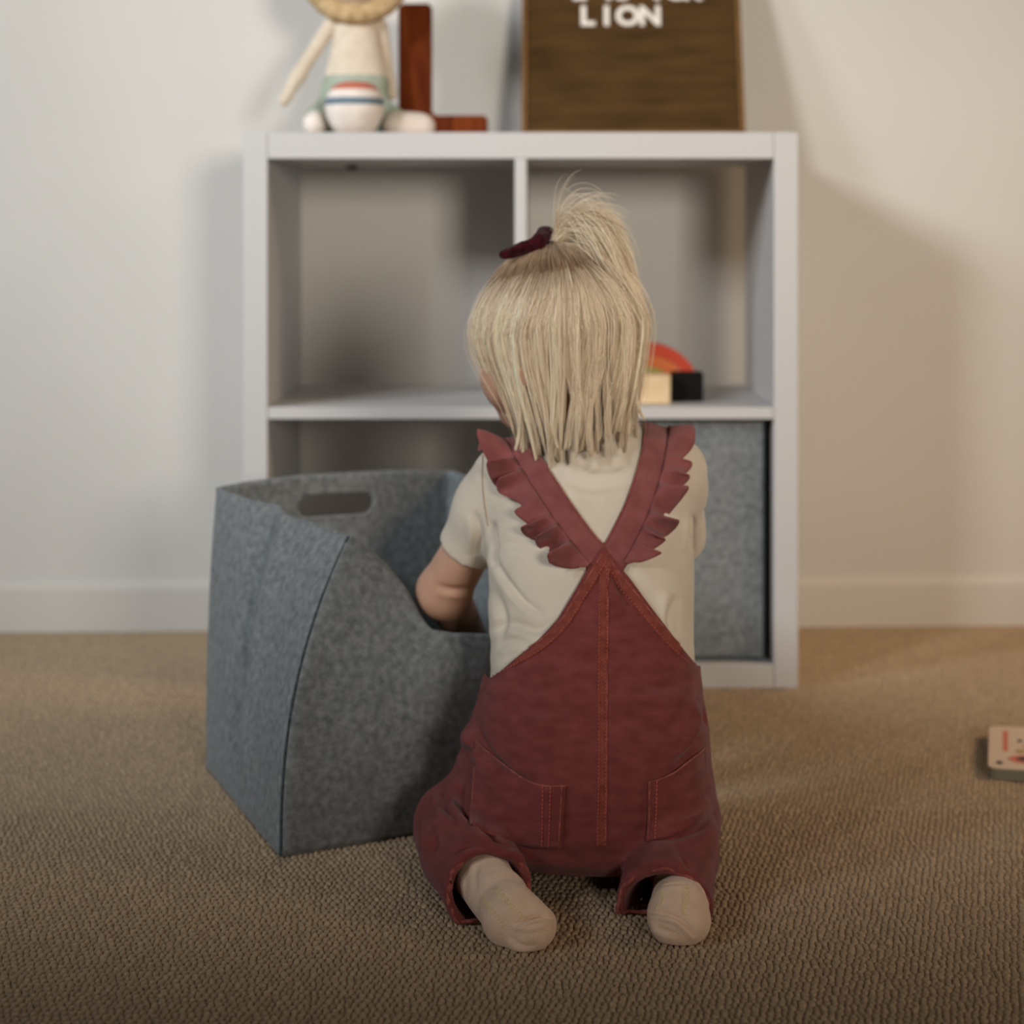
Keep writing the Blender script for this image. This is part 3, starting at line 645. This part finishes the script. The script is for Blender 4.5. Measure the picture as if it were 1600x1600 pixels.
# ---- dungarees
lo, hi = (-0.175, 1.79, -0.004), (0.225, 2.16, 0.37); g = Grid(lo, hi, 0.0026)
d = g.loft(secs, grow=0.0045)
def legs(g, grow):
    d = None
    for h_, k_, m_, c_, rr in ((hipL, knL, mdL, P(766, 1393, 1.845), (0.060, 0.041, 0.041, 0.041)), (hipR, knR, mdR, P(1037, 1425, 1.85), (0.060, 0.040, 0.040, 0.045))):
        e = smin(g.cap(h_, lift(k_, rr[1]), rr[0]+grow, rr[1]+grow), smin(g.cap(lift(k_, rr[1]), lift(m_, rr[2]), rr[1]+grow, rr[2]+grow), g.cap(lift(m_, rr[2]), c_, rr[2]+grow, rr[3]+grow), 0.02), 0.014)
        d = e if d is None else np.minimum(d, e)
    return d
d = smin(d, legs(g, 0), 0.012)
cfL, cfR = P(764, 1392, 1.85), P(1037, 1424, 1.855)
axL = cfL-mdL; axL /= np.linalg.norm(axL); axR = cfR-mdR; axR /= np.linalg.norm(axR)
axL[2] += 0.18; axL /= np.linalg.norm(axL); axR[2] += 0.18; axR /= np.linalg.norm(axR)
for cf, ax, md, r in ((cfL, axL, mdL, 0.041), (cfR, axR, mdR, 0.045)):
    pl = g.plane(cf, ax); near = g.cap(cf, cf+ax*0.08, 0.06, 0.06)
    d = np.where((near < 0), np.maximum(d, pl), d)
    d = np.maximum(d, -g.cap(cf-ax*0.055, cf+ax*0.03, 0.030, r-0.0040))
d = floorclip(g, d)
V, Q = g.net(d, 3); N = normals(V, Q)
fold = [([(742, 1118), (757, 1165), (790, 1205), (840, 1228)], 0.0065, 7, 0.006), ([(1094, 1095), (1100, 1130), (1080, 1170), (1052, 1195)], 0.006, 6, 0.005),
        ([(722, 1215), (716, 1250), (745, 1290), (790, 1318), (840, 1330)], 0.007, 6, 0.005), ([(690, 1238), (695, 1262), (712, 1280)], 0.005, 5, 0.003), ([(705, 1178), (722, 1172), (735, 1168)], 0.005, 4, 0.002),
        ([(1118, 1262), (1095, 1290), (1060, 1302), (1020, 1312)], 0.006, 6, 0.005), ([(668, 1288), (678, 1312), (672, 1340)], 0.004, 6, 0.003), ([(700, 1340), (730, 1322), (775, 1318)], 0.004, 6, 0.003),
        ([(955, 885), (965, 915), (985, 950)], 0.005, 5, 0.003), ([(720, 1395), (740, 1350), (772, 1335)], 0.003, 6, 0.003), ([(1058, 1320), (1070, 1345), (1080, 1360)], 0.003, 6, 0.002),
        ([(780, 1075), (830, 1110), (890, 1120)], 0.0025, 12, 0.002), ([(990, 1060), (1040, 1075), (1080, 1060)], 0.0025, 10, 0.002), ([(975, 1120), (1020, 1140), (1070, 1130)], 0.002, 11, 0.001), ([(735, 1140), (738, 1160), (728, 1185)], 0.003, 5, 0.002)]
for ln, a, w_, r in fold: V = crease(V, N, ln, a*1.25, w_*1.1, r*1.3)
V = wob(V, N, 0.003, 16, 8); V = wob(V, N, 0.0012, 45, 2); V = lap(V, Q, 0.35)
DT0 = bvh(V, Q)
edge = [(700, 1062), (770, 1040), (800, 1024), (838, 1000), (872, 967), (903, 918), (925, 882), (943, 860), (960, 878), (986, 908), (1018, 950), (1050, 988), (1084, 1026), (1140, 1055)]
ep = []
for x, y in edge:
    Y = 1.948+0.085*min(1, abs((x-925)/158))**3.5; p = P(x, y, Y); ep.append((p[0], p[2]))
ep = np.array(ep); pk = 7
zedge = np.interp(V[:, 0], ep[:, 0], ep[:, 1])-np.clip((V[:, 1]-2.0)*0.9, 0, 0.035)*np.clip(np.abs(V[:, 0]-0.052)*20-1, 0, 1)
bm = cut(V, Q, V[:, 2]-zedge)
dung = from_bm('dungarees', bm, M['denim'], None, True)
reloc(dung, kid); DT = BVHTree.FromObject(dung, bpy.context.evaluated_depsgraph_get())
me = dung.data; Vd = np.array([v.co[:] for v in me.vertices]); Qd = [tuple(p.vertices) for p in me.polygons]; DT = BVHTree.FromPolygons([tuple(v) for v in Vd], Qd)
solidify(dung, 0.0018, 0)
def addto(parent, name, V, Q, m, smooth=True):
    o = obj_np(name, V, Q, m, None, smooth); o.parent = parent
    return o
# children of a part share its frame: vertices are in room coordinates, and every part sits at the room origin of the person
def ribbon(P_, N_, W_, th, wleft, wright):
    """flat band along points with normals; W_ = side vectors"""
    n = len(P_); V = []
    for p, nn, s_ in zip(P_, N_, W_):
        a, b = p-s_*wleft, p+s_*wright; V += [a, a+nn*th, b+nn*th, b]
    q = []
    for i in range(n-1):
        for j in range(4): q.append((i*4+j, i*4+(j+1) % 4, (i+1)*4+(j+1) % 4, (i+1)*4+j))
    q += [(0, 1, 2, 3), ((n-1)*4+3, (n-1)*4+2, (n-1)*4+1, (n-1)*4)]
    return np.array(V), np.array(q)
def band_px(tree, pts, n, w_px, th, off=0.0):
    L = smoothline(pts, n); T = np.gradient(L, axis=0); T /= np.linalg.norm(T, axis=1)[:, None]; Sd = np.stack([-T[:, 1], T[:, 0]], 1)
    rows_ = []
    for l, s_ in zip(L, Sd):
        r_ = []
        for t in (-1, -0.5, 0, 0.5, 1):
            h_ = hit(tree, *(l+s_*t*w_px/2))
            r_.append(h_)
        if all(x is not None for x in r_): rows_.append(r_)
    V = []; m = 5
    for r_ in rows_:
        nn = np.mean([x[1] for x in r_], 0); nn /= np.linalg.norm(nn)
        for k_, x in enumerate(r_): V.append(x[0]+nn*(off+th*(1-0.5*abs(k_-2)/2*0.4)))
        for k_, x in list(enumerate(r_))[::-1]: V.append(x[0]-nn*0.0015)
    q = []; M2 = 10
    for i in range(len(rows_)-1):
        for j in range(M2): q.append((i*M2+j, i*M2+(j+1) % M2, (i+1)*M2+(j+1) % M2, (i+1)*M2+j))
    return np.array(V), np.array(q), L
def stitches(tree, pts, step_px, off, rad=0.00055, ln=0.55):
    L = smoothline(pts, 200); seg = np.linalg.norm(np.diff(L, axis=0), axis=1); cum = np.concatenate([[0], np.cumsum(seg)]); parts = []
    t = 0.0
    while t+step_px*ln < cum[-1]:
        a = [np.interp(t, cum, L[:, k_]) for k_ in (0, 1)]; b = [np.interp(t+step_px*ln, cum, L[:, k_]) for k_ in (0, 1)]
        ha, hb = hit(tree, *a), hit(tree, *b)
        if ha is not None and hb is not None and np.linalg.norm(ha[0]-hb[0]) < 0.02:
            pa, pb = ha[0]+ha[1]*off, hb[0]+hb[1]*off; parts.append(tube([pa, (pa+pb)/2+ha[1]*rad*0.5, pb], [rad*0.5, rad, rad*0.5], 5))
        t += step_px
    return merge(parts)
# central seam
V1, Q1, L = band_px(DT, [(944, 868), (943, 930), (941, 1050), (941, 1180), (939, 1320)], 90, 15, 0.0013)
cs_ = addto(dung, 'centre_seam', V1, Q1, M['denim_seam'])
for dx in (-5.5, 5.5):
    V1, Q1 = stitches(DT, [(944+dx*0.6, 872), (943+dx, 930), (941+dx, 1050), (941+dx, 1180), (939+dx, 1320)], 6, 0.0017); o = addto(dung, 'seam_stitching', V1, Q1, M['stitch'])
V1, Q1, L = band_px(DT, [(949.5, 885), (950, 930), (948.5, 1050), (948, 1180), (946, 1318)], 90, 2.2, 0.0022); addto(dung, 'seam_fold', V1, Q1, M['denim_edge'])
# bib hems
el = [(768, 1050), (800, 1033), (842, 1008), (878, 974), (910, 924), (931, 890), (943, 870)]
er = [(943, 870), (957, 888), (980, 917), (1012, 958), (1044, 996), (1078, 1030)]
for e_, nm in ((el, 1), (er, -1)):
    V1, Q1, L = band_px(DT, [(x+nm*2, y+3) for x, y in e_], 70, 13, 0.0026); hm = addto(dung, 'bib_hem', V1, Q1, M['denim_seam'])
    V1, Q1 = stitches(DT, [(x+nm*5, y+7) for x, y in e_], 6, 0.0028); addto(dung, 'hem_stitching', V1, Q1, M['stitch'])
    p_, n_ = surf_line(DT, [(x-nm*2.5, y-3.5) for x, y in e_], 70, 0.001); V1, Q1 = tube(p_, 0.0013, 6); addto(dung, 'hem_edge', V1, Q1, M['denim_edge'])
# pockets
def pocket(topc, botc, nm):
    T, B = smoothline(topc, 30), smoothline(botc, 30); n, m = 30, 16; V = []
    ok = True
    for j in range(m):
        for i in range(n):
            p2 = T[i]+(B[i]-T[i])*j/(m-1); h_ = hit(DT, *p2)
            if h_ is None: h_ = last
            last = h_; gap = 0.0018+0.0035*math.sin(math.pi*i/(n-1))*(1-j/(m-1))**2
            V.append(h_[0]+h_[1]*gap)
    G_ = np.array(V).reshape(m, n, 3)
    for _ in range(6):
        G_[:, 1:-1] = G_[:, 1:-1]*0.5+(G_[:, :-2]+G_[:, 2:])*0.25; G_[1:-1] = G_[1:-1]*0.5+(G_[:-2]+G_[2:])*0.25
    G_[:, :, 1] -= 0.0012; V = list(G_.reshape(-1, 3))
    q = [(j*n+i, j*n+i+1, (j+1)*n+i+1, (j+1)*n+i) for j in range(m-1) for i in range(n-1)]
    o = addto(dung, 'pocket', np.array(V), np.array(q), M['denim']); solidify(o, 0.0014, 0)
    topv = np.array(V[:n])+np.array([0, -0.0006, 0]); V1, Q1 = tube(topv, 0.0009, 6); return o, np.array(V).reshape(m, n, 3), (V1, Q1)
po, PV, (V1, Q1) = pocket([(745, 1160), (762, 1180), (796, 1207), (842, 1226), (884, 1227)], [(733, 1288), (760, 1303), (800, 1316), (840, 1322), (878, 1322)], 'l')
t_ = obj_np('pocket_edge', V1, Q1, M['denim_edge'])
t_.parent = dung
for c_ in (1, 27):
    V1, Q1 = tube(PV[:, c_ if c_ < 15 else 28]+np.array([0, -0.0012, 0]), 0.0009, 6); addto(dung, 'pocket_side_edge', V1, Q1, M['denim_edge'])
for c_ in (25, 23):
    V1, Q1 = merge([tube([PV[j, c_]+np.array([0, -0.0012, 0]), PV[j, c_]*0.4+PV[j+1, c_]*0.6+np.array([0, -0.0012, 0])], 0.0006, 5) for j in range(15)]); addto(dung, 'pocket_stitching', V1, Q1, M['stitch'])
po, PV, (V1, Q1) = pocket([(1011, 1222), (1030, 1216), (1055, 1202), (1080, 1184), (1098, 1168)], [(1010, 1316), (1030, 1312), (1055, 1302), (1080, 1286), (1100, 1266)], 'r')
t_ = obj_np('pocket_edge', V1, Q1, M['denim_edge']); t_.parent = dung
V1, Q1 = tube(PV[:, 1]+np.array([0, -0.0012, 0]), 0.0009, 6); addto(dung, 'pocket_side_edge', V1, Q1, M['denim_edge'])
V1, Q1 = merge([tube([PV[j, 5]+np.array([0, -0.0012, 0]), PV[j, 5]*0.4+PV[j+1, 5]*0.6+np.array([0, -0.0012, 0])], 0.0006, 5) for j in range(15)]); addto(dung, 'pocket_stitching', V1, Q1, M['stitch'])
# leg hems
for cf, ax, r in ((cfL, axL, 0.041), (cfR, axR, 0.045)):
    a = np.cross(ax, (0, 0, 1.0)); a /= np.linalg.norm(a); b = np.cross(ax, a); pts = []
    for t in np.linspace(0, 2*math.pi, 72, endpoint=False):
        rr = r-0.0022; p = cf+a*rr*math.cos(t)+b*rr*math.sin(t)+ax*0.0012*math.sin(13*t+2*math.sin(3*t)); p = p+(a*math.cos(t)+b*math.sin(t))*0.001*math.sin(11*t+1)
        p[2] = max(p[2], 0.003); pts.append(p)
    V1, Q1 = tube(pts, 0.0019+0.0003*np.sin(np.arange(72)*1.1), 7, True); addto(dung, 'leg_hem', V1, Q1, M['denim_edge'])
# straps and ruffles
def strap(guide, wdt, outer, seed, back3d, rw, jx):
    """guide: line on the rear of the shirt; back3d: over-the-shoulder points"""
    pts = []; 
    for x, y in smoothline(guide, 40):
        h_ = hit(ST, x, y)
        if h_ is not None: pts.append(h_[0])
    c = smoothline(np.array(list(pts[::4])+[np.array(b) for b in back3d]), 80)
    for _ in range(3): c[1:-1] = (c[:-2]+c[1:-1]*2+c[2:])/4
    PP, NN = [], []
    for p in c:
        q_, n_, i_, dd = ST.find_nearest(Vector(p)); n_ = np.array(n_); q_ = np.array(q_)
        if (p-q_)@n_ < 0 and np.linalg.norm(p-q_) > 0.01: n_ = n_
        PP.append(q_); NN.append(n_)
    PP, NN = np.array(PP), np.array(NN)
    for _ in range(4): NN[1:-1] = (NN[:-2]+NN[1:-1]+NN[2:]); NN /= np.linalg.norm(NN, axis=1)[:, None]
    T = np.gradient(PP, axis=0); T /= np.linalg.norm(T, axis=1)[:, None]+1e-9; Sd = np.cross(NN, T); Sd /= np.linalg.norm(Sd, axis=1)[:, None]+1e-9
    if Sd[10][0]*outer < 0: Sd = -Sd
    n = len(PP); m = 7; V = []
    for i in range(n):
        for j in range(m):
            t = j/(m-1)-0.5; p = PP[i]+Sd[i]*t*wdt; q_, n_, _, _ = ST.find_nearest(Vector(p)); V.append(np.array(q_)+NN[i]*(0.0030+0.0006*math.sin(i*1.1+j)*(t > 0.1)))
    q = [(i*m+j, i*m+j+1, (i+1)*m+j+1, (i+1)*m+j) for i in range(n-1) for j in range(m-1)]
    V = np.array(V); so = addto(dung, 'strap', V, np.array(q), M['denim_faded']); solidify(so, 0.0024, 0)
    inner = V.reshape(n, m, 3)[:, 0]+NN*0.001; V1, Q1 = tube(inner, 0.0009, 5); addto(dung, 'strap_edge', V1, Q1, M['denim_edge'])
    # ruffle
    K = 420; MM = 9; s_ = np.linspace(jx[0], jx[1], K); R = np.random.default_rng(seed); ph = np.cumsum(0.35+1.3*np.abs(np.sin(s_*9+seed))+R.uniform(0, 0.3, K))*0.044; amp_ = 0.6+0.5*np.sin(s_*13+seed)
    oe = V.reshape(n, m, 3)[:, m-1]; V2 = []
    for k_ in range(K):
        ii = s_[k_]*(n-1); g_ = lambda A: np.array([np.interp(ii, np.arange(n), A[:, c3]) for c3 in range(3)])
        o_, nn, sd, tt = g_(oe), g_(NN), g_(Sd), g_(T); env = min(1, (s_[k_]-jx[0])*9, (jx[1]-s_[k_])*9+0.15)
        for j in range(MM):
            t = j/(MM-1); wv = math.sin(ph[k_]*2.2+0.8*math.sin(ph[k_]*0.7)); wc = math.cos(ph[k_]*2.2)
            p = o_-sd*0.004*(1-t)+sd*rw*env*(t*0.8)*(1+0.22*wc*t+0.12*math.sin(ph[k_]*0.9))+nn*(0.0035+env*(0.009*t+0.0165*amp_[k_]*t**0.8*wv-0.004*t*t))+tt*env*0.005*t*wc
            V2.append(p)
    q = [(i*MM+j, i*MM+j+1, (i+1)*MM+j+1, (i+1)*MM+j) for i in range(K-1) for j in range(MM-1)]
    V2 = np.array(V2); ro = addto(dung, 'ruffle', V2, np.array(q), M['denim_faded']); solidify(ro, 0.0016, 0)
    V1, Q1 = tube(V2.reshape(K, MM, 3)[:, -1][::2], 0.0008, 5); addto(dung, 'ruffle_edge', V1, Q1, M['denim_edge'])
strap([(938, 880), (905, 842), (870, 792), (838, 742), (806, 694)], 0.027, -1, 5, [P(796, 676, 2.09), P(797, 672, 2.12), P(800, 690, 2.16), P(805, 740, 2.18)], 0.027, (0.03, 0.86))
strap([(952, 885), (976, 842), (1000, 788), (1018, 730), (1028, 678)], 0.029, 1, 9, [P(1030, 664, 2.10), P(1028, 664, 2.13), P(1020, 690, 2.165), P(1010, 740, 2.18)], 0.024, (0.06, 0.88))

# ---- socks
for nm, (an, he, ba, to) in (('l', (akL, heelL, ballL, toesL)), ('r', (akR, heelR, ballR, toesR))):
    c = (he+ba)/2; g = Grid(c-np.array([0.06, 0.10, 0.05]), c+np.array([0.06, 0.09, 0.06]), 0.0018)
    m_ = mdL if nm == 'l' else mdR
    d = foot_sdf(g, an, he, ba, to, 0.001); d = smin(d, g.cap(an, an+(m_-an)*0.35, 0.0195, 0.022), 0.01)
    d = floorclip(g, d); V, Q = g.net(d, 2); N = normals(V, Q)
    if nm == 'l':
        for ln, a, w_, r in (([(803, 1446), (822, 1437), (845, 1431), (868, 1437)], 0.0045, 3.2, 0.0035), ([(792, 1445), (815, 1452), (838, 1450), (858, 1444)], -0.0016, 4, 0), ([(748, 1350), (742, 1370), (744, 1395)], 0.0015, 4, 0.001), ([(795, 1462), (815, 1478), (838, 1476)], 0.0018, 4, 0.001)): V = crease(V, N, ln, a, w_, r)
    else:
        for ln, a, w_, r in (([(1012, 1424), (1035, 1428), (1058, 1434), (1075, 1448), (1088, 1464)], 0.0045, 3.5, 0.0035), ([(1018, 1392), (1040, 1382), (1075, 1380), (1100, 1386)], 0.002, 3, 0.001), ([(1020, 1445), (1040, 1455), (1062, 1462)], 0.0015, 4, 0.001)): V = crease(V, N, ln, a, w_, r)
    V = wob(V, N, 0.0012, 60, 4); o = obj_np('sock', V, Q, M['sock']); reloc(o, kid); tr = bvh(V, Q)
    def print_text(s, x0, y0, ang, hpx, wpx):
        me_ = textmesh(s, 1.0, 0.0); co = np.array([v.co[:] for v in me_.vertices]); w0 = co[:, 0].max()
        t = math.radians(ang); out = []
        for x, y, z in co:
            X, Y = x/w0*wpx, -y/0.7*hpx; h_ = hit(tr, x0+X*math.cos(t)-Y*math.sin(t), y0+X*math.sin(t)+Y*math.cos(t))
            out.append((h_[0]+h_[1]*0.0004) if h_ is not None else None)
        ok = [i for i, a in enumerate(out) if a is None]
        if ok:
            for i in ok: out[i] = next(a for a in out if a is not None)
        for v, p in zip(me_.vertices, out): v.co = Vector(p)
        b_ = link('grip_print', me_, M['grip'], o, False); solidify(b_, 0.0007, 0)
    if nm == 'l': print_text('STOCKING CO', 770, 1390, 47, 9, 66); print_text('THE LITTLE', 747, 1402, 52, 8, 62)
    else: print_text('STOCKING', 1068, 1384, 95, 8, 46); print_text('LITTLE', 1034, 1392, 108, 7, 30)

# ---- hair
def tubes_fast(curves, rad):
    """curves (n,k,3) -> three-sided strands"""
    n, k_, _ = curves.shape; T = np.gradient(curves, axis=1); T /= np.linalg.norm(T, axis=2)[..., None]+1e-12
    ref = np.array([0.31, -0.72, 0.62]); a = np.cross(T, ref); a /= np.linalg.norm(a, axis=2)[..., None]+1e-9; b = np.cross(T, a)
    rr = np.broadcast_to(rad, (n, k_)) if np.ndim(rad) < 2 else rad
    V = np.stack([curves+rr[..., None]*(math.cos(t)*a+math.sin(t)*b) for t in (0, 2.094, 4.189)], 2)
    base = (np.arange(n)[:, None]*k_+np.arange(k_-1)[None])*3; q = []
    for j in range(3): j2 = (j+1) % 3; q.append(np.stack([base+j, base+j2, base+3+j2, base+3+j], -1).reshape(-1, 4))
    return V.reshape(-1, 3), np.concatenate(q)
RX = np.array([0.087, 0.071, 0.078])
# the hair's own pole is near the ponytail, a little behind the crown
def skull(th, ph, off):   # th from the pole, ph from the face towards the child's left
    dl_ = np.stack([np.sin(th)*np.cos(ph), np.sin(th)*np.sin(ph), np.cos(th)], -1)
    r = (RX+off[..., None]) if np.ndim(off) else RX+off
    q = dl_*r; return Hc+q[..., :1]*f_+q[..., 1:2]*l_+q[..., 2:]*u_
KP = 20; tt = np.linspace(0, 1, KP)
def fall(th0, ph, off, zend, sway, flick, gather, lowr):
    """a strand that follows the skull then hangs"""
    n = len(th0); out = np.zeros((n, KP, 3)); thE = np.radians(98)
    for i in range(n):
        thm = thE; nsk = 11
        th = th0[i]+(thm-th0[i])*np.linspace(0, 1, nsk); lift_ = off[i]*(0.35+0.65*np.sin(np.linspace(0.05, 1, nsk)*np.pi/2))
        sk = skull(th, np.full(nsk, ph[i])+gather[i]*(1-np.linspace(0, 1, nsk))**1.3, lift_)
        p = sk[-1]; m = KP-nsk; s = np.linspace(0, 1, m+1)[1:, None]; L = max(p[2]-zend[i], 0.01)
        cen = Hc+f_*0.005; rad_ = p-cen; rad_[2] = 0
        x = p+np.array([0, 0, -1])*L*s+rad_*(lowr[i]*np.sin(s*1.35)**1.2)+np.array([1, 0, 0])*sway[i]*s**1.7+(rad_/np.linalg.norm(rad_))*flick[i]*s**4
        out[i] = np.vstack([sk, x])
    return out
NC = 96; R = np.random.default_rng(11)
cph = np.linspace(math.radians(38), math.radians(322), NC)+R.normal(0, 0.02, NC); cg = {}
def clumped(N_, th_lo, th_hi, offlo, offhi, ztopf, clump=0.90):
    ci = R.integers(0, NC, N_); ph = cph[ci]+R.normal(0, 0.06, N_); ph = np.clip(ph, math.radians(34), math.radians(326))
    th0 = np.radians(R.uniform(th_lo, th_hi, N_)); off = R.uniform(offlo, offhi, N_)
    def par(ph_, extra):
        pos = skull(np.full(len(ph_), 1.6), ph_, np.zeros(len(ph_))); px_ = proj(pos)[:, 0]
        ze = ztopf(px_, pos)+extra
        sw = np.interp(px_, [740, 800, 870, 940, 1010], [0.036, 0.020, 0.006, -0.008, -0.024]); lw = np.interp(px_, [740, 820, 1010], [-0.34, -0.12, 0.0])
        return ze, sw, lw
    ze, sw, lw = par(ph, -np.abs(R.normal(0, 0.002, N_))+np.abs(R.normal(0, 0.013, N_))-0.006); fk = R.normal(0.002, 0.005, N_)
    c1 = fall(th0, ph, off, ze, sw, fk, gat(ph), lw)
    gr = np.random.default_rng(5); ze2, sw2, lw2 = par(cph, gr.normal(0, 0.012, NC)); gd = fall(np.full(NC, np.radians((th_lo+th_hi)/2)), cph, gr.uniform(offlo, offhi, NC), ze2, sw2+gr.normal(0, 0.009, NC), gr.normal(0.002, 0.009, NC), gat(cph)+gr.normal(0, 0.05, NC), lw2)
    k_ = (clump*tt**1.1)[None, :, None]
    hz = gr.uniform(0, 6.28, NC)[:, None]; am = gr.uniform(0.003, 0.0115, NC)[:, None]*np.clip(tt*1.6-0.3, 0, 1)[None]; wv_ = am*np.sin(tt[None]*gr.uniform(4, 8, NC)[:, None]+hz)
    tang = np.stack([-np.sin(cph)[:, None]*f_[None]+np.cos(cph)[:, None]*l_[None]], 0)[0]; gd = gd+wv_[..., None]*tang[:, None, :]
    c1 = c1+(wv_[..., None]*tang[:, None, :])[ci]*0.6
    return c1*(1-k_)+gd[ci]*k_+R.normal(0, 0.0005, (N_, 1, 3))*tt[None, :, None], ci
phg = np.radians(np.arange(60, 300)); pg = proj(skull(np.full(240, 1.3), phg, np.zeros(240)))[:, 0]; PHC = phg[np.argmin(np.abs(pg-905)+1e3*(skull(np.full(240, 1.3), phg, np.zeros(240))[:, 1] > Hc[1]))]
def gat(ph_): return 0.42*(PHC-ph_)*np.exp(-((ph_-PHC)/1.6)**2)
def zend(px_, pos): return P(0, 1, 2.09)[2]*0+np.array([P(0, y, 2.07)[2] for y in np.interp(px_, [740, 790, 850, 900, 950, 1010], [690, 700, 700, 690, 672, 662])])
H1, c1 = clumped(9000, 38, 74, 0.004, 0.0125, zend)
H2, c2 = clumped(3600, 76, 96, 0.003, 0.008, zend, 0.7)
# hair pulled up into the ponytail
NA = 4200; phA = R.uniform(0, 2*math.pi, NA); thA = np.radians(R.uniform(34, 60, NA)); A = np.zeros((NA, KP, 3))
tailbase = hp(-0.006, -0.004, 0.083)
for i in range(NA):
    th = thA[i]*(1-tt)+math.radians(4)*tt; A[i] = skull(th, np.full(KP, phA[i]), 0.003+0.004*np.sin(tt*math.pi)+R.uniform(0, 0.003))
    kk = (tt**3)[:, None]; A[i] = A[i]*(1-kk)+(tailbase+R.normal(0, 0.002, 3))*kk
# ponytail
NT = 3600; Tl = np.zeros((NT, KP, 3)); tci = R.integers(0, 26, NT); trg = np.random.default_rng(3)
gdir = np.stack([trg.uniform(0.25, 1.3, 26), trg.uniform(-0.50, 0.25, 26), trg.uniform(0.35, 0.8, 26)], 1); glen = trg.uniform(0.07, 0.15, 26); ggr = trg.uniform(26, 72, 26)
for i in range(NT):
    c = tci[i]; d_ = gdir[c]+R.normal(0, 0.15, 3); d_ /= np.linalg.norm(d_); p = tailbase+R.normal(0, 0.003, 3); st_ = glen[c]*R.uniform(0.75, 1.1)/(KP-1)
    for k_ in range(KP):
        Tl[i, k_] = p; p = p+d_*st_; d_ = d_+np.array([0.22, -0.10, -1])*st_*ggr[c]*(0.45+0.9*k_/KP); d_ /= np.linalg.norm(d_)
        v = p-Hc; loc = np.array([v@f_, v@l_, v@u_]); rr = np.linalg.norm(loc/(RX+0.011))
        if rr < 1: p = Hc+v/rr
# stray wisps
NW = 170; W_, cw = clumped(NW, 40, 80, 0.010, 0.022, lambda a, b: zend(a, b)+0.004, 0.1)
TN = np.random.default_rng(21).uniform(0.80, 1.22, 400)
def tones(n, roots, dark, spread=0.09, ci=None):
    base = np.array(srgb(250, 230, 200)[:3]); rt = np.array(srgb(134, 98, 64)[:3]); mid = np.array(srgb(212, 182, 142)[:3])
    k_ = np.clip(1-tt/roots, 0, 1)[None, :, None]*dark; v = R.random(n)[:, None, None]; b_ = base*(1-v*0.55)+mid*v*0.55
    c = b_*(1-k_)+rt*k_; c = c*(1+R.normal(0, spread, (n, 1, 1)))*(TN[ci][:, None, None]**np.array([1.0, 1.1, 1.3]) if ci is not None else 1); return np.repeat(np.clip(c, 0.01, 1)[:, :, None], 3, 2).reshape(-1, 3)
taper = np.interp(tt, [0, 0.1, 0.8, 1], [0.8, 1, 0.9, 0.3])
parts = []; cols = []
for cur, rad_, ro, dk, ci_ in ((H1, 0.00031, 0.26, 0.9, c1), (H2, 0.00031, 0.2, 0.6, c2+100), (A, 0.0003, 1.3, 0.9, None), (Tl, 0.0003, 0.10, 0.5, tci+250), (W_, 0.00022, 0.1, 0.3, None)):
    parts.append(tubes_fast(cur, (rad_*taper)[None, :].repeat(len(cur), 0))); cols.append(tones(len(cur), ro, dk, 0.09, ci_))
# scalp cap below the strands
nt, npn = 26, 60; th = np.linspace(0.02, math.radians(104), nt); ph = np.linspace(math.radians(40), math.radians(320), npn)
TH, PH = np.meshgrid(th, ph, indexing='ij'); Vc = skull(TH, PH, np.full(TH.shape, 0.0022)).reshape(-1, 3); i_ = np.arange(nt*npn).reshape(nt, npn)
qc = np.stack([i_[:-1, :-1], i_[:-1, 1:], i_[1:, 1:], i_[1:, :-1]], -1).reshape(-1, 4); parts.append((Vc, qc)); cols.append(np.tile(np.array(srgb(150, 116, 80)[:3]), (len(Vc), 1)))
V, Q = merge(parts); hair = obj_np('hair', V, Q, M['hair']); at = hair.data.color_attributes.new('tone', 'FLOAT_COLOR', 'POINT')
cc = np.concatenate(cols); at.data.foreach_set('color', np.hstack([cc, np.ones((len(cc), 1))]).astype(np.float32).ravel()); reloc(hair, kid)
V1, Q1 = ring(tailbase+np.array([0.0, 0, 0.002]), np.array([0.2, 0, 1.0]), 0.008, 0.008, 0.0022, 20); o = obj_np('hair_tie', V1, Q1, M['felt_dark']); reloc(o, kid)
# bow
def bow(g):
    c = P(838, 384, 2.075); e1 = P(781, 399, 2.06); e2 = P(852, 372, 2.10)
    ax1 = (e1-c)/np.linalg.norm(e1-c)
    a = smin(g.cap(c, c+(e1-c)*0.9, 0.0090, 0.0050), g.cap(c+np.array([0, -0.006, 0.004]), e1+np.array([0.012, -0.004, 0.006]), 0.0055, 0.0025), 0.006)
    b = g.cap(c, e2+np.array([0, 0.012, 0.004]), 0.0075, 0.0095)
    k_ = g.ell(P(842, 378, 2.07), (0.0075, 0.008, 0.0095)); t = g.cap(P(846, 382, 2.075), P(857, 380, 2.08), 0.003, 0.0018)
    return smin(smin(smin(a, b, 0.004), k_, 0.003), t, 0.002)
c = P(828, 384, 2.075); g = Grid(c-0.05, c+0.05, 0.0012); V, Q = g.net(bow(g), 1); N = normals(V, Q); V = wob(V, N, 0.0012, 120, 1)
o = obj_np('hair_bow', V, Q, M['bow']); reloc(o, kid)
bpy.context.view_layer.update()
